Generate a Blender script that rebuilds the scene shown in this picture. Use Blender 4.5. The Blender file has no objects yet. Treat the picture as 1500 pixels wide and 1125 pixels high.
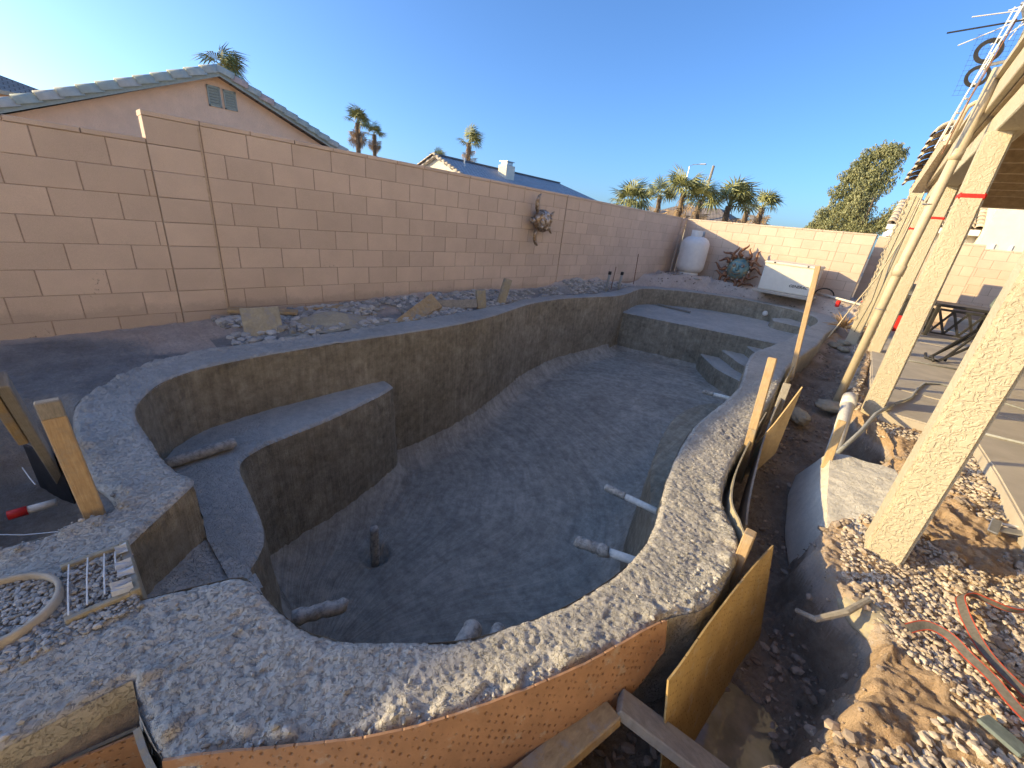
import bpy, bmesh, math, random
import numpy as np
from mathutils import Vector, Matrix
random.seed(7); rng = np.random.default_rng(7)
C = bpy.context.scene.collection
SC = bpy.context.scene
R = math.radians

# ------------------------------------------------------------------ camera, sky, sun, exposure
cam = bpy.data.cameras.new('camera'); co = bpy.data.objects.new('camera', cam); C.objects.link(co); SC.camera = co
cam.sensor_width = 36.0; cam.lens = 588.77 / 1500 * 36; cam.clip_end = 2000; cam.clip_start = 0.02
Rw = np.array([[0.72388362, 0.33084095, -0.60542281], [0.68218042, -0.21214147, 0.69973271], [0.10306495, -0.91953263, -0.37925896]])
M = Matrix(((Rw[0,0], -Rw[0,1], -Rw[0,2], 0), (Rw[1,0], -Rw[1,1], -Rw[1,2], 0), (Rw[2,0], -Rw[2,1], -Rw[2,2], 1.25), (0,0,0,1)))
# image axes measured: column 0 = right, 1 = down, 2 = forward
M = Matrix(((Rw[0,0], -Rw[0,1], -Rw[0,2], 0), (Rw[1,0], -Rw[1,1], -Rw[1,2], 0), (Rw[2,0], -Rw[2,1], -Rw[2,2], 1.25), (0,0,0,1)))
co.matrix_world = M

SUN_DIR = Vector((-0.729*math.cos(R(14.7)), -0.685*math.cos(R(14.7)), math.sin(R(14.7))))   # towards the sun
wd = bpy.data.worlds.new('World'); SC.world = wd; wd.use_nodes = True
wn = wd.node_tree.nodes; bg = wn['Background']
sk = wn.new('ShaderNodeTexSky'); sk.sky_type = 'NISHITA'; sk.sun_disc = False
sk.sun_elevation = R(14.7); sk.sun_rotation = math.atan2(SUN_DIR.x, SUN_DIR.y)
sk.altitude = 700; sk.air_density = 0.9; sk.dust_density = 3.2; sk.ozone_density = 6.0
wd.node_tree.links.new(sk.outputs[0], bg.inputs[0]); bg.inputs[1].default_value = 0.13
sl = bpy.data.lights.new('sun', 'SUN'); sl.energy = 3.0; sl.angle = R(0.5); sl.color = (1.0, 0.76, 0.37)
so = bpy.data.objects.new('sun', sl); C.objects.link(so)
so.rotation_euler = SUN_DIR.to_track_quat('Z', 'Y').to_euler()
SC.view_settings.view_transform = 'Standard'; SC.view_settings.look = 'None'
SC.view_settings.exposure = 1.4; SC.view_settings.gamma = 1; SC.view_settings.use_curve_mapping = False
SC.render.engine = 'CYCLES'; SC.cycles.use_denoising = True; SC.cycles.max_bounces = 10; SC.cycles.diffuse_bounces = 8

# ------------------------------------------------------------------ helpers: naming
def tag(o, label=None, cat=None, group=None, kind=None):
    if label: o['label'] = label
    if cat: o['category'] = cat
    if group: o['group'] = group
    if kind: o['kind'] = kind
    return o
def thing(name, label, cat, loc=(0,0,0), rz=0, group=None):
    o = bpy.data.objects.new(name, None); C.objects.link(o); o.location = loc; o.rotation_euler = (0,0,rz)
    o.empty_display_size = .1
    return tag(o, label, cat, group)
def link(name, me, mat=None, parent=None):
    o = bpy.data.objects.new(name, me); C.objects.link(o)
    if mat is not None and not len(me.materials): me.materials.append(mat)
    if parent is not None: o.parent = parent
    return o
def copy_tree(o, parent=None):
    c = o.copy(); C.objects.link(c); c.parent = parent
    for ch in o.children: copy_tree(ch, c)
    return c

# ------------------------------------------------------------------ helpers: geometry
class MB:
    def __init__(s): s.v = []; s.f = []
    def add(s, v, f):
        n = len(s.v); s.v += [tuple(p) for p in v]; s.f += [tuple(i+n for i in q) for q in f]; return s
    def box(s, lo, hi, mat=None):
        x0,y0,z0 = lo; x1,y1,z1 = hi
        v = [(x0,y0,z0),(x1,y0,z0),(x1,y1,z0),(x0,y1,z0),(x0,y0,z1),(x1,y0,z1),(x1,y1,z1),(x0,y1,z1)]
        if mat is not None: v = [tuple(mat @ Vector(p)) for p in v]
        return s.add(v, [(3,2,1,0),(4,5,6,7),(0,1,5,4),(1,2,6,5),(2,3,7,6),(3,0,4,7)])
    def bbox(s, lo, hi, b=.006, mat=None):          # box with chamfered edges
        x0,y0,z0 = lo; x1,y1,z1 = hi; bm = bmesh.new()
        bmesh.ops.create_cube(bm, size=1)
        for v in bm.verts: v.co = Vector(((x0+x1)/2+v.co.x*(x1-x0), (y0+y1)/2+v.co.y*(y1-y0), (z0+z1)/2+v.co.z*(z1-z0)))
        bmesh.ops.bevel(bm, geom=list(bm.edges), offset=min(b, .45*min(x1-x0,y1-y0,z1-z0)), segments=1, affect='EDGES', profile=.5)
        return s.bm(bm, mat)
    def bm(s, bm, mat=None):
        bm.verts.index_update()
        v = [(mat @ w.co) if mat is not None else w.co.copy() for w in bm.verts]
        s.add(v, [[w.index for w in f.verts] for f in bm.faces]); bm.free(); return s
    def tube(s, pts, r, n=10, cap=True, closed=False):
        pts = [Vector(p) for p in pts]; m = len(pts)
        rs = list(r) if hasattr(r, '__len__') else [r]*m
        base = len(s.v); up = None
        for i, p in enumerate(pts):
            a = pts[(i-1) % m] if (i or closed) else pts[0]; b = pts[(i+1) % m] if (i < m-1 or closed) else pts[-1]
            t = (b-a)
            if t.length < 1e-9: t = Vector((0,0,1))
            t.normalize()
            if up is None: up = t.orthogonal().normalized()
            else:
                up = up - t*up.dot(t)
                up = up.normalized() if up.length > 1e-6 else t.orthogonal().normalized()
            w = t.cross(up)
            for k in range(n):
                g = 2*math.pi*k/n
                s.v.append(tuple(p + (up*math.cos(g) + w*math.sin(g))*rs[i]))
        for i in range(m if closed else m-1):
            for k in range(n):
                a = base+i*n; b = base+((i+1) % m)*n
                s.f.append((a+k, a+(k+1) % n, b+(k+1) % n, b+k))
        if cap and not closed:
            s.f.append(tuple(base+k for k in reversed(range(n)))); s.f.append(tuple(base+(m-1)*n+k for k in range(n)))
        return s
    def bar(s, p0, p1, w, h, b=.003, roll=0.0):      # rectangular bar from p0 to p1
        p0 = Vector(p0); p1 = Vector(p1); d = p1-p0; L = d.length; d.normalize()
        ref = Vector((0,0,1)) if abs(d.z) < .9 else Vector((0,1,0))
        x = d.cross(ref).normalized(); y = x.cross(d).normalized()
        m = Matrix((x, y, d)).transposed().to_4x4(); m.translation = p0
        m = m @ Matrix.Rotation(roll, 4, 'Z')
        return s.bbox((-w/2,-h/2,0), (w/2,h/2,L), b, m)
    def lathe(s, prof, n=20, center=(0,0,0), mat=None, cap=True):
        base = len(s.v); m = len(prof)
        for r, z in prof:
            for k in range(n):
                g = 2*math.pi*k/n; p = Vector((center[0]+r*math.cos(g), center[1]+r*math.sin(g), center[2]+z))
                s.v.append(tuple(mat @ p) if mat is not None else tuple(p))
        for i in range(m-1):
            for k in range(n):
                s.f.append((base+i*n+k, base+i*n+(k+1) % n, base+(i+1)*n+(k+1) % n, base+(i+1)*n+k))
        if cap: s.f.append(tuple(base+k for k in reversed(range(n)))); s.f.append(tuple(base+(m-1)*n+k for k in range(n)))
        return s
    def mesh(s, name, smooth=False):
        me = bpy.data.meshes.new(name); me.from_pydata(s.v, [], s.f); me.validate()
        if smooth: me.polygons.foreach_set('use_smooth', [True]*len(me.polygons))
        me.update(); return me
    def build(s, name, mat, parent=None, smooth=False):
        return link(name, s.mesh(name, smooth), mat, parent)

def np_mesh(name, v, f, uv=None, smooth=True):
    v = np.asarray(v, np.float32); f = np.asarray(f, np.int32); k = f.shape[1]
    me = bpy.data.meshes.new(name)
    me.vertices.add(len(v)); me.vertices.foreach_set('co', v.ravel())
    me.loops.add(f.size); me.loops.foreach_set('vertex_index', f.ravel())
    me.polygons.add(len(f)); me.polygons.foreach_set('loop_start', np.arange(0, f.size, k, dtype=np.int32))
    me.update(calc_edges=True)
    if uv is not None:
        l = me.uv_layers.new(name='UVMap'); l.data.foreach_set('uv', np.asarray(uv, np.float32)[f.ravel()].ravel())
    me.polygons.foreach_set('use_smooth', np.full(len(f), smooth, bool)); me.update(); return me

def _h(ix, iy, seed):
    n = (ix.astype(np.int64)*374761393 + iy.astype(np.int64)*668265263 + seed*974634777) & 0xffffffff
    n = ((n ^ (n >> 13))*1274126177) & 0xffffffff
    return ((n ^ (n >> 16)) & 0xffff)/65535.0
def vnoise(x, y, seed=0):
    ix = np.floor(x); iy = np.floor(y); fx = x-ix; fy = y-iy
    fx = fx*fx*(3-2*fx); fy = fy*fy*(3-2*fy)
    a = _h(ix,iy,seed); b = _h(ix+1,iy,seed); c = _h(ix,iy+1,seed); d = _h(ix+1,iy+1,seed)
    return (a*(1-fx)+b*fx)*(1-fy) + (c*(1-fx)+d*fx)*fy
def fbm(x, y, oct=4, seed=0, gain=.5):
    t = 0; a = 1; s = 0
    for i in range(oct):
        t = t + a*(vnoise(x, y, seed+i)-.5); s += a; a *= gain; x = x*2.03+7.1; y = y*2.03+3.7
    return 2*t/s
def worley(x, y, seed=0):
    ix = np.floor(x); iy = np.floor(y); best = np.full(np.shape(x), 9.0)
    for dx in (-1,0,1):
        for dy in (-1,0,1):
            cx = ix+dx; cy = iy+dy
            px = cx+_h(cx,cy,seed+11); py = cy+_h(cx,cy,seed+29)
            best = np.minimum(best, (px-x)**2+(py-y)**2)
    return np.sqrt(best)
def sstep(a, b, x):
    t = np.clip((x-a)/(b-a), 0, 1); return t*t*(3-2*t)
def smooth_poly(P, sp=.05, closed=True, lin=()):
    """Catmull-Rom through P, resampled to about sp metres; segments whose index is in lin stay straight"""
    P = np.asarray(P, float); n = len(P); out = []
    for i in range(n if closed else n-1):
        p1 = P[i]; p2 = P[(i+1) % n]
        p0 = P[(i-1) % n] if (closed or i) else p1; p3 = P[(i+2) % n] if (closed or i < n-2) else p2
        m = max(1, int(round(np.linalg.norm(p2-p1)/sp)))
        t = np.arange(m)[:,None]/m
        if i in lin: out.append(p1+(p2-p1)*t)
        else: out.append(.5*((2*p1)+(-p0+p2)*t+(2*p0-5*p1+4*p2-p3)*t*t+(-p0+3*p1-3*p2+p3)*t**3))
    o = np.vstack(out)
    return o if closed else np.vstack([o, P[-1:]])

class Grid:
    def __init__(s, xs, ys):
        s.xs = np.asarray(xs); s.ys = np.asarray(ys); s.X, s.Y = np.meshgrid(s.xs, s.ys, indexing='ij')
        hx = np.gradient(s.xs); hy = np.gradient(s.ys); s.h = np.maximum(hx[:,None], hy[None,:])
    def sdf(s, P, reach=.6):
        """signed distance (negative inside, clipped at reach) and nearest boundary point"""
        D = np.full(s.X.shape, reach); NX = s.X.copy(); NY = s.Y.copy(); I = np.zeros(s.X.shape, bool)
        n = len(P)
        for i in range(n):
            a = P[i]; b = P[(i+1) % n]
            i0 = np.searchsorted(s.xs, min(a[0],b[0])-reach); i1 = np.searchsorted(s.xs, max(a[0],b[0])+reach)
            j0 = np.searchsorted(s.ys, min(a[1],b[1])-reach); j1 = np.searchsorted(s.ys, max(a[1],b[1])+reach)
            if i1 > i0 and j1 > j0:
                sl = np.s_[i0:i1, j0:j1]; x = s.X[sl]; y = s.Y[sl]; e = b-a; L = max(e@e, 1e-12)
                t = np.clip(((x-a[0])*e[0]+(y-a[1])*e[1])/L, 0, 1); px = a[0]+t*e[0]; py = a[1]+t*e[1]
                d = np.hypot(x-px, y-py); m = d < D[sl]
                D[sl] = np.where(m, d, D[sl]); NX[sl] = np.where(m, px, NX[sl]); NY[sl] = np.where(m, py, NY[sl])
            if a[1] != b[1]:
                j0 = np.searchsorted(s.ys, min(a[1],b[1]), 'left'); j1 = np.searchsorted(s.ys, max(a[1],b[1]), 'left')
                for j in range(j0, j1):
                    xi = a[0]+(s.ys[j]-a[1])/(b[1]-a[1])*(b[0]-a[0]); I[:np.searchsorted(s.xs, xi), j] ^= True
        return np.where(I, -D, D), NX, NY
    def mesh(s, name, Z, keep, uv=None, X=None, Y=None, inside=None):
        X = s.X if X is None else X; Y = s.Y if Y is None else Y
        ny = len(s.ys); k = keep[:-1,:-1] & keep[1:,:-1] & keep[1:,1:] & keep[:-1,1:]
        if inside is not None: k &= inside[:-1,:-1] | inside[1:,:-1] | inside[1:,1:] | inside[:-1,1:]
        ii, jj = np.nonzero(k); a = ii*ny+jj
        f = np.stack([a, a+ny, a+ny+1, a+1], 1)
        used, inv = np.unique(f, return_inverse=True)
        V = np.stack([X.ravel(), Y.ravel(), Z.ravel()], 1)[used]
        U = None if uv is None else np.stack([uv[0].ravel(), uv[1].ravel()], 1)[used]
        return np_mesh(name, V, inv.reshape(f.shape), U), used
def spaced(pieces):
    """[(start, step), ..., (end, None)] -> grid lines"""
    o = []
    for (a, h), (b, _) in zip(pieces[:-1], pieces[1:]):
        o.append(np.linspace(a, b, max(1, int(round((b-a)/h))), endpoint=False))
    return np.concatenate(o+[[pieces[-1][0]]])

# ------------------------------------------------------------------ materials
class NT:
    def __init__(s, name):
        s.m = bpy.data.materials.new(name); s.m.use_nodes = True; s.t = s.m.node_tree; s.n = s.t.nodes
        s.b = s.n['Principled BSDF']; s.out = s.n['Material Output']
        s.b.inputs['Specular IOR Level'].default_value = .3
    def node(s, typ, **kw):
        n = s.n.new(typ)
        for k, v in kw.items():
            if k.startswith('i_'): 
                key = k[2:]; n.inputs[int(key) if key.isdigit() else key.replace('_',' ')].default_value = v
            else: setattr(n, k, v)
        return n
    def L(s, a, b): s.t.links.new(a, b); return s
    def coord(s, kind='Object'):
        if kind == 'Position': return s.node('ShaderNodeNewGeometry').outputs['Position']
        return s.node('ShaderNodeTexCoord').outputs[kind]
    def mapping(s, vec, scale=(1,1,1), rot=(0,0,0), loc=(0,0,0)):
        m = s.node('ShaderNodeMapping'); m.inputs['Scale'].default_value = scale; m.inputs['Rotation'].default_value = rot; m.inputs['Location'].default_value = loc
        s.L(vec, m.inputs['Vector']); return m.outputs[0]
    def noise(s, vec, scale, detail=4, rough=.55, dist=0.0):
        n = s.node('ShaderNodeTexNoise'); n.inputs['Scale'].default_value = scale; n.inputs['Detail'].default_value = detail
        n.inputs['Roughness'].default_value = rough; n.inputs['Distortion'].default_value = dist
        if vec is not None: s.L(vec, n.inputs['Vector'])
        return n.outputs['Fac']
    def voro(s, vec, scale, feature='F1', out='Distance', rnd=1.0):
        n = s.node('ShaderNodeTexVoronoi'); n.feature = feature; n.inputs['Scale'].default_value = scale; n.inputs['Randomness'].default_value = rnd
        if vec is not None: s.L(vec, n.inputs['Vector'])
        return n.outputs[out]
    def ramp(s, fac, stops, interp='LINEAR'):
        r = s.node('ShaderNodeValToRGB'); r.color_ramp.interpolation = interp
        e = r.color_ramp.elements
        while len(e) < len(stops): e.new(.5)
        for el, (p, c) in zip(e, stops): el.position = p; el.color = tuple(c)+(1,) if hasattr(c,'__len__') else (c,c,c,1)
        s.L(fac, r.inputs[0]); return r.outputs[0]
    def math(s, op, a, b=0.0, clamp=False):
        n = s.node('ShaderNodeMath'); n.operation = op; n.use_clamp = clamp
        for i, v in enumerate((a, b)):
            if hasattr(v, 'is_linked') or hasattr(v, 'links'): s.L(v, n.inputs[i])
            else: n.inputs[i].default_value = v
        return n.outputs[0]
    def mix(s, fac, a, b, mode='MIX'):
        n = s.node('ShaderNodeMix'); n.data_type = 'RGBA'; n.blend_type = mode
        for sock, v in ((n.inputs[0], fac), (n.inputs[6], a), (n.inputs[7], b)):
            if hasattr(v, 'links'): s.L(v, sock)
            elif hasattr(v, '__len__'): sock.default_value = tuple(v)+(1,)
            else: sock.default_value = v
        return n.outputs[2]
    def bump(s, h, dist=.01, strength=1.0, prev=None):
        n = s.node('ShaderNodeBump'); n.inputs['Distance'].default_value = dist; n.inputs['Strength'].default_value = strength
        s.L(h, n.inputs['Height'])
        if prev is not None: s.L(prev, n.inputs['Normal'])
        return n.outputs[0]
    def done(s, col=None, rough=.8, normal=None, metal=0.0, spec=None):
        if col is not None:
            if hasattr(col, 'links'): s.L(col, s.b.inputs['Base Color'])
            else: s.b.inputs['Base Color'].default_value = tuple(col)+(1,)
        if hasattr(rough, 'links'): s.L(rough, s.b.inputs['Roughness'])
        else: s.b.inputs['Roughness'].default_value = rough
        s.b.inputs['Metallic'].default_value = metal
        if spec is not None: s.b.inputs['Specular IOR Level'].default_value = spec
        if normal is not None: s.L(normal, s.b.inputs['Normal'])
        return s.m

def simple(name, col, rough=.7, nscale=30, var=.25, bump=.002, bscale=None, metal=0.0, spec=None, coord='Object'):
    t = NT(name); c = t.coord(coord); n = t.noise(c, nscale, 5, .6)
    a = tuple(x*(1-var) for x in col); b = tuple(min(1, x*(1+var)) for x in col)
    cc = t.ramp(n, [(.3, a), (.7, b)])
    nn = t.bump(t.noise(c, bscale or nscale*3, 4, .6), bump, .8) if bump else None
    return t.done(cc, rough, nn, metal, spec)

def concrete(name, dry=(.60,.555,.48), wet=(.40,.38,.335), lumps=1.0, streak=None):
    t = NT(name); c = t.coord('Position')
    big = t.noise(c, 1.6, 4, .6); mid = t.noise(c, 14, 5, .65); fine = t.noise(c, 75, 6, .7)
    v = t.voro(c, 62, 'SMOOTH_F1'); v2 = t.voro(c, 140)
    col = t.ramp(t.math('ADD', t.math('MULTIPLY', big, .5), t.math('MULTIPLY', mid, .5)), [(.35, wet), (.62, dry)])
    col = t.mix(.4, col, t.ramp(fine, [(.3, .6), (.7, 1.0)]), 'MULTIPLY')
    # pale aggregate grains
    g = t.ramp(t.voro(c, 95, out='Color'), [(.9, 0.0), (.93, 1.0)])
    col = t.mix(t.math('MULTIPLY', g, .12), col, (.48,.46,.42))
    if streak is not None:
        u = t.coord('UV'); s1 = t.noise(t.mapping(u, streak), 1.0, 6, .7)
        s2 = t.noise(t.mapping(u, (streak[0]*4, streak[1]*2, 1)), 1.0, 4, .7)
        blot = t.noise(c, 5, 5, .7)
        col = t.mix(.65, col, t.ramp(s1, [(.3, .55), (.7, 1.15)]), 'MULTIPLY')
        col = t.mix(.5, col, t.ramp(blot, [(.35, .55), (.6, 1.0)]), 'MULTIPLY')
        rag = t.noise(c, 11, 8, .75)
        col = t.mix(.5, col, t.ramp(rag, [(.36, .45), (.55, 1.0)]), 'MULTIPLY')
        nn = t.bump(s1, .020, .8); nn = t.bump(s2, .008, .8, nn); nn = t.bump(rag, .03*lumps, .6, nn); nn = t.bump(fine, .006, .8*lumps, nn)
        return t.done(col, .75, nn)
    pit = t.ramp(t.noise(c, 85, 3, .6, .8), [(.36, 0.0), (.47, 1.0)])
    nn = t.bump(pit, .006*lumps, .9); nn = t.bump(mid, .006*lumps, .5, nn); nn = t.bump(fine, .006*lumps, .9, nn)
    return t.done(col, .85, nn, spec=.2)

MAT = {}
MAT['rim'] = concrete('rough_shotcrete')
MAT['wall_in'] = concrete('brushed_shotcrete_wall', dry=(.56,.485,.36), wet=(.31,.265,.185), lumps=1.3, streak=(26, 1.2, 1))
MAT['pale'] = concrete('pale_overspray', dry=(.74,.69,.59), wet=(.56,.53,.46), lumps=.5)
MAT['floor_in'] = concrete('brushed_shotcrete_floor', dry=(.66,.59,.48), wet=(.46,.41,.33), lumps=.6, streak=(24, 1.1, 1))
MAT['bench'] = concrete('trowelled_shotcrete', lumps=.6)
def block_mat(name, base, stain=True):
    t = NT(name); c = t.coord('Position'); oi = t.node('ShaderNodeObjectInfo').outputs['Random']
    f = t.noise(c, 260, 3, .7); m = t.noise(c, 3, 4, .6)
    col = t.mix(oi, tuple(x*.93 for x in base), tuple(min(1,x*1.06) for x in base))
    col = t.mix(.6, col, t.ramp(f, [(.3, .72), (.7, 1.12)]), 'MULTIPLY')
    col = t.mix(.6, col, t.ramp(m, [(.3, .84), (.7, 1.06)]), 'MULTIPLY')
    if stain:
        sp = t.node('ShaderNodeSeparateXYZ'); t.L(c, sp.inputs[0])
        nz = t.noise(c, 5, 6, .8); hz = t.math('ADD', sp.outputs[2], t.math('MULTIPLY', nz, -.26))
        msk = t.ramp(hz, [(.0, 1.0), (.06, 0.0)])
        col = t.mix(t.math('MULTIPLY', msk, .3), col, (.20,.165,.14))
        sp2 = t.ramp(t.noise(c, 2.3, 3, .5), [(.62, 0.0), (.68, 1.0)])
        sp3 = t.ramp(t.noise(c, 38, 4, .7), [(.60, 0.0), (.66, 1.0)])
        lowz = t.ramp(sp.outputs[2], [(.25, 1.0), (.75, 0.0)])
        col = t.mix(t.math('MULTIPLY', t.math('MULTIPLY', sp2, sp3), lowz), col, (.09,.08,.075))
    nn = t.bump(f, .0025, 1.0); nn = t.bump(t.noise(c, 60, 4, .6), .002, .6, nn)
    return t.done(col, .92, nn, spec=.15)
MAT['block'] = block_mat('split_face_block', (.65,.51,.40))
MAT['mortar'] = simple('mortar_joint', (.35,.265,.21), .95, 60, .2, .003, 120)
MAT['stain'] = simple('yellow_mineral_stain', (.50,.38,.27), .95, 40, .15, .001)
def stucco(name, col, sc=42, d=.0032):
    t = NT(name); c = t.coord('Position')
    v = t.noise(c, sc, 2, .5, 1.2); lace = t.ramp(v, [(.41, 0.0), (.56, 1.0)])
    f = t.noise(c, 300, 3, .6); m = t.noise(c, 4, 3, .6)
    cc = t.mix(.5, col, t.ramp(m, [(.3, .86), (.7, 1.06)]), 'MULTIPLY')
    cc = t.mix(.35, cc, t.ramp(lace, [(0, .92), (1, 1.0)]), 'MULTIPLY')
    nn = t.bump(lace, d, .8); nn = t.bump(f, .001, .6, nn)
    return t.done(cc, .9, nn, spec=.2)
MAT['stucco'] = stucco('cream_lace_stucco', (.53,.465,.345))
MAT['stucco_pink'] = stucco('salmon_stucco', (.86,.60,.41), 30, .004)
MAT['stucco_white'] = stucco('white_stucco', (.78,.71,.57), 30, .004)
MAT['trim'] = simple('cream_painted_wood', (.50,.42,.29), .6, 12, .12, .002, 60)
MAT['soffit'] = simple('soffit_boards', (.40,.30,.19), .7, 18, .2, .002, 60)
MAT['ventgrey'] = simple('green_grey_vent', (.33,.38,.34), .6, 20, .12, .0)
def tile_mat(name, cols):
    t = NT(name); oi = t.node('ShaderNodeObjectInfo').outputs['Random']; c = t.coord('Position')
    col = t.ramp(oi, [(i/(len(cols)), k) for i, k in enumerate(cols)], 'CONSTANT')
    col = t.mix(.5, col, t.ramp(t.noise(c, 8, 5, .7), [(.3, .7), (.7, 1.1)]), 'MULTIPLY')
    return t.done(col, .8, t.bump(t.noise(c, 40, 4), .004, .6))
MAT['rake_tile'] = tile_mat('weathered_green_tile', [(.42,.46,.39),(.52,.50,.42),(.45,.47,.40),(.58,.43,.35),(.48,.50,.43)])
MAT['cream_tile'] = tile_mat('cream_barrel_tile', [(.55,.45,.33),(.60,.50,.38),(.50,.42,.32)])
def roof_mat(name, a, b, sx=3.0, sy=2.6):
    t = NT(name); u = t.coord('UV')
    br = t.node('ShaderNodeTexBrick'); br.offset = .5; br.inputs['Scale'].default_value = 1.0
    br.inputs['Brick Width'].default_value = .33; br.inputs['Row Height'].default_value = .36; br.inputs['Mortar Size'].default_value = .02
    br.inputs['Color1'].default_value = tuple(a)+(1,); br.inputs['Color2'].default_value = tuple(b)+(1,); br.inputs['Mortar'].default_value = (a[0]*.4,a[1]*.4,a[2]*.4,1)
    t.L(u, br.inputs['Vector'])
    wv = t.node('ShaderNodeTexWave'); wv.inputs['Scale'].default_value = 1/.33/1.0; wv.bands_direction = 'X'
    t.L(u, wv.inputs['Vector'])
    return t.done(br.outputs['Color'], .8, t.bump(br.outputs['Fac'], -.03, 1.0))
MAT['roof_grey'] = roof_mat('grey_tile_roof', (.40,.38,.38), (.50,.47,.46))
MAT['roof_brown'] = roof_mat('brown_tile_roof', (.25,.21,.18), (.32,.27,.23))
def wood(name, a, b, sc=(3, 3, 60), rough=.75, dirt=.0):
    t = NT(name); c = t.coord('Generated'); c2 = t.coord('Object')
    g = t.noise(t.mapping(c, sc), 1.0, 6, .65, .4); col = t.ramp(g, [(.25, a), (.75, b)])
    col = t.mix(.5, col, t.ramp(t.noise(c2, 40, 4), [(.3, .75), (.7, 1.1)]), 'MULTIPLY')
    if dirt:
        d = t.ramp(t.noise(c2, 9, 6, .75), [(.50, 0.0), (.60, 1.0)])
        col = t.mix(t.math('MULTIPLY', d, dirt), col, (.30,.285,.26))
    return t.done(col, rough, t.bump(g, .004, .6))
MAT['lumber'] = wood('weathered_lumber', (.30,.20,.10), (.52,.38,.20), (14, 14, 2), .8, .6)
MAT['lumber_orange'] = wood('orange_stained_lumber', (.40,.255,.13), (.56,.42,.25), (14, 14, 2), .8, .35)
MAT['lumber_grey'] = wood('grey_lumber', (.22,.20,.17), (.38,.34,.28), (14, 14, 2), .85, .5)
MAT['ply'] = wood('tan_hardboard', (.44,.30,.14), (.56,.41,.22), (6, 6, 5), .7, .15)
MAT['bender'] = wood('cement_smeared_board', (.30,.26,.18), (.46,.40,.28), (8, 8, 2), .8, .8)
def dimple_mat(name, a, hole):
    t = NT(name); u = t.coord('UV'); c = t.coord('Position')
    w = t.mapping(u, (1/.021, 1/.022, 1), rot=(0,0,R(24))); v = t.voro(w, 1.0, rnd=.3)
    hm = t.ramp(v, [(.09, 1.0), (.19, 0.0)])
    blot = t.noise(c, 11, 5, .7); col = t.ramp(blot, [(.3, tuple(x*.72 for x in a)), (.7, a)])
    keep = t.ramp(t.noise(w, .9, 2, .5), [(.38, .25), (.62, 1.0)])
    col = t.mix(t.math('MULTIPLY', hm, keep), col, hole)
    sc = t.ramp(t.noise(c, 14, 7, .75), [(.56, 0.0), (.66, 1.0)])
    col = t.mix(t.math('MULTIPLY', sc, .6), col, (.45,.40,.33))
    ring = t.ramp(v, [(.08, 0.0), (.26, 1.0)])
    nn = t.bump(ring, .006, .9); nn = t.bump(t.noise(c, 120, 4), .001, .5, nn)
    return t.done(col, .6, nn)
MAT['dimple'] = dimple_mat('dimpled_brown_hardboard', (.47,.265,.145), (.19,.085,.04))
MAT['dimple2'] = dimple_mat('dimpled_ochre_hardboard', (.52,.36,.15), (.17,.10,.04))
def pvc(name, col, dirt):
    t = NT(name); c = t.coord('Position')
    d = t.ramp(t.noise(c, 28, 6, .75), [(.42, 0.0), (.62, 1.0)])
    cc = t.mix(t.math('MULTIPLY', d, dirt), col, (.16,.15,.135))
    return t.done(cc, .6, t.bump(t.noise(c, 70, 5, .7), .006*dirt+.0005, .9))
MAT['pvc_dirty'] = pvc('cement_caked_pvc', (.52,.47,.40), .75)
MAT['pvc'] = pvc('white_pvc', (.72,.69,.62), .25)
MAT['conduit'] = pvc('grey_conduit', (.34,.35,.34), .35)
MAT['pipe_cream'] = simple('cream_painted_pipe', (.50,.425,.30), .5, 12, .1, .001)
MAT['steel'] = simple('galvanised_steel', (.42,.43,.44), .4, 25, .15, .001, metal=.7)
MAT['white_paint'] = simple('white_painted_steel', (.72,.70,.66), .4, 10, .06, .0008, 60)
MAT['offwhite'] = simple('off_white_cabinet', (.70,.66,.57), .45, 8, .05, .0005)
MAT['dark'] = simple('dark_metal', (.035,.034,.035), .5, 20, .3, .001)
MAT['black_rubber'] = simple('black_rubber', (.025,.025,.027), .6, 20, .3, .001)
MAT['rust'] = simple('rusty_steel', (.20,.095,.05), .7, 40, .4, .002)
MAT['red'] = simple('red_tape', (.62,.03,.025), .45, 20, .12, .0005)
MAT['green_dull'] = simple('dull_green_fabric', (.14,.17,.16), .8, 30, .25, .002)
def patina(name, stops, sc=9, metal=.6):
    t = NT(name); c = t.coord('Position'); n = t.noise(c, sc, 5, .65, .6)
    return t.done(t.ramp(n, stops), .38, t.bump(t.noise(c, 30, 4), .004, .6), metal)
MAT['bronze'] = patina('polished_bronze_patina', [(.3,(.09,.06,.045)),(.5,(.33,.23,.14)),(.62,(.46,.42,.40)),(.75,(.38,.24,.11))], 14)
MAT['copper_rust'] = patina('rusty_copper', [(.3,(.10,.05,.035)),(.55,(.26,.12,.06)),(.75,(.36,.21,.10))], 12, .4)
MAT['verdigris'] = patina('verdigris', [(.3,(.07,.12,.12)),(.5,(.15,.24,.22)),(.62,(.34,.22,.09)),(.75,(.17,.20,.18))], 10, .4)
MAT['strap'] = simple('grey_webbing', (.13,.12,.105), .85, 60, .25, .001)
MAT['strap_edge'] = simple('red_webbing_edge', (.40,.07,.04), .8, 60, .2, .001)
MAT['palm_green'] = simple('palm_leaf', (.26,.26,.10), .6, 6, .4, .0)
MAT['palm_dead'] = simple('dead_palm_leaf', (.34,.235,.13), .9, 6, .35, .0)
MAT['palm_trunk'] = simple('palm_bark', (.20,.15,.105), .95, 8, .4, .02, 14)
MAT['bark'] = simple('tree_bark', (.13,.10,.075), .95, 8, .4, .01, 14)
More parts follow.
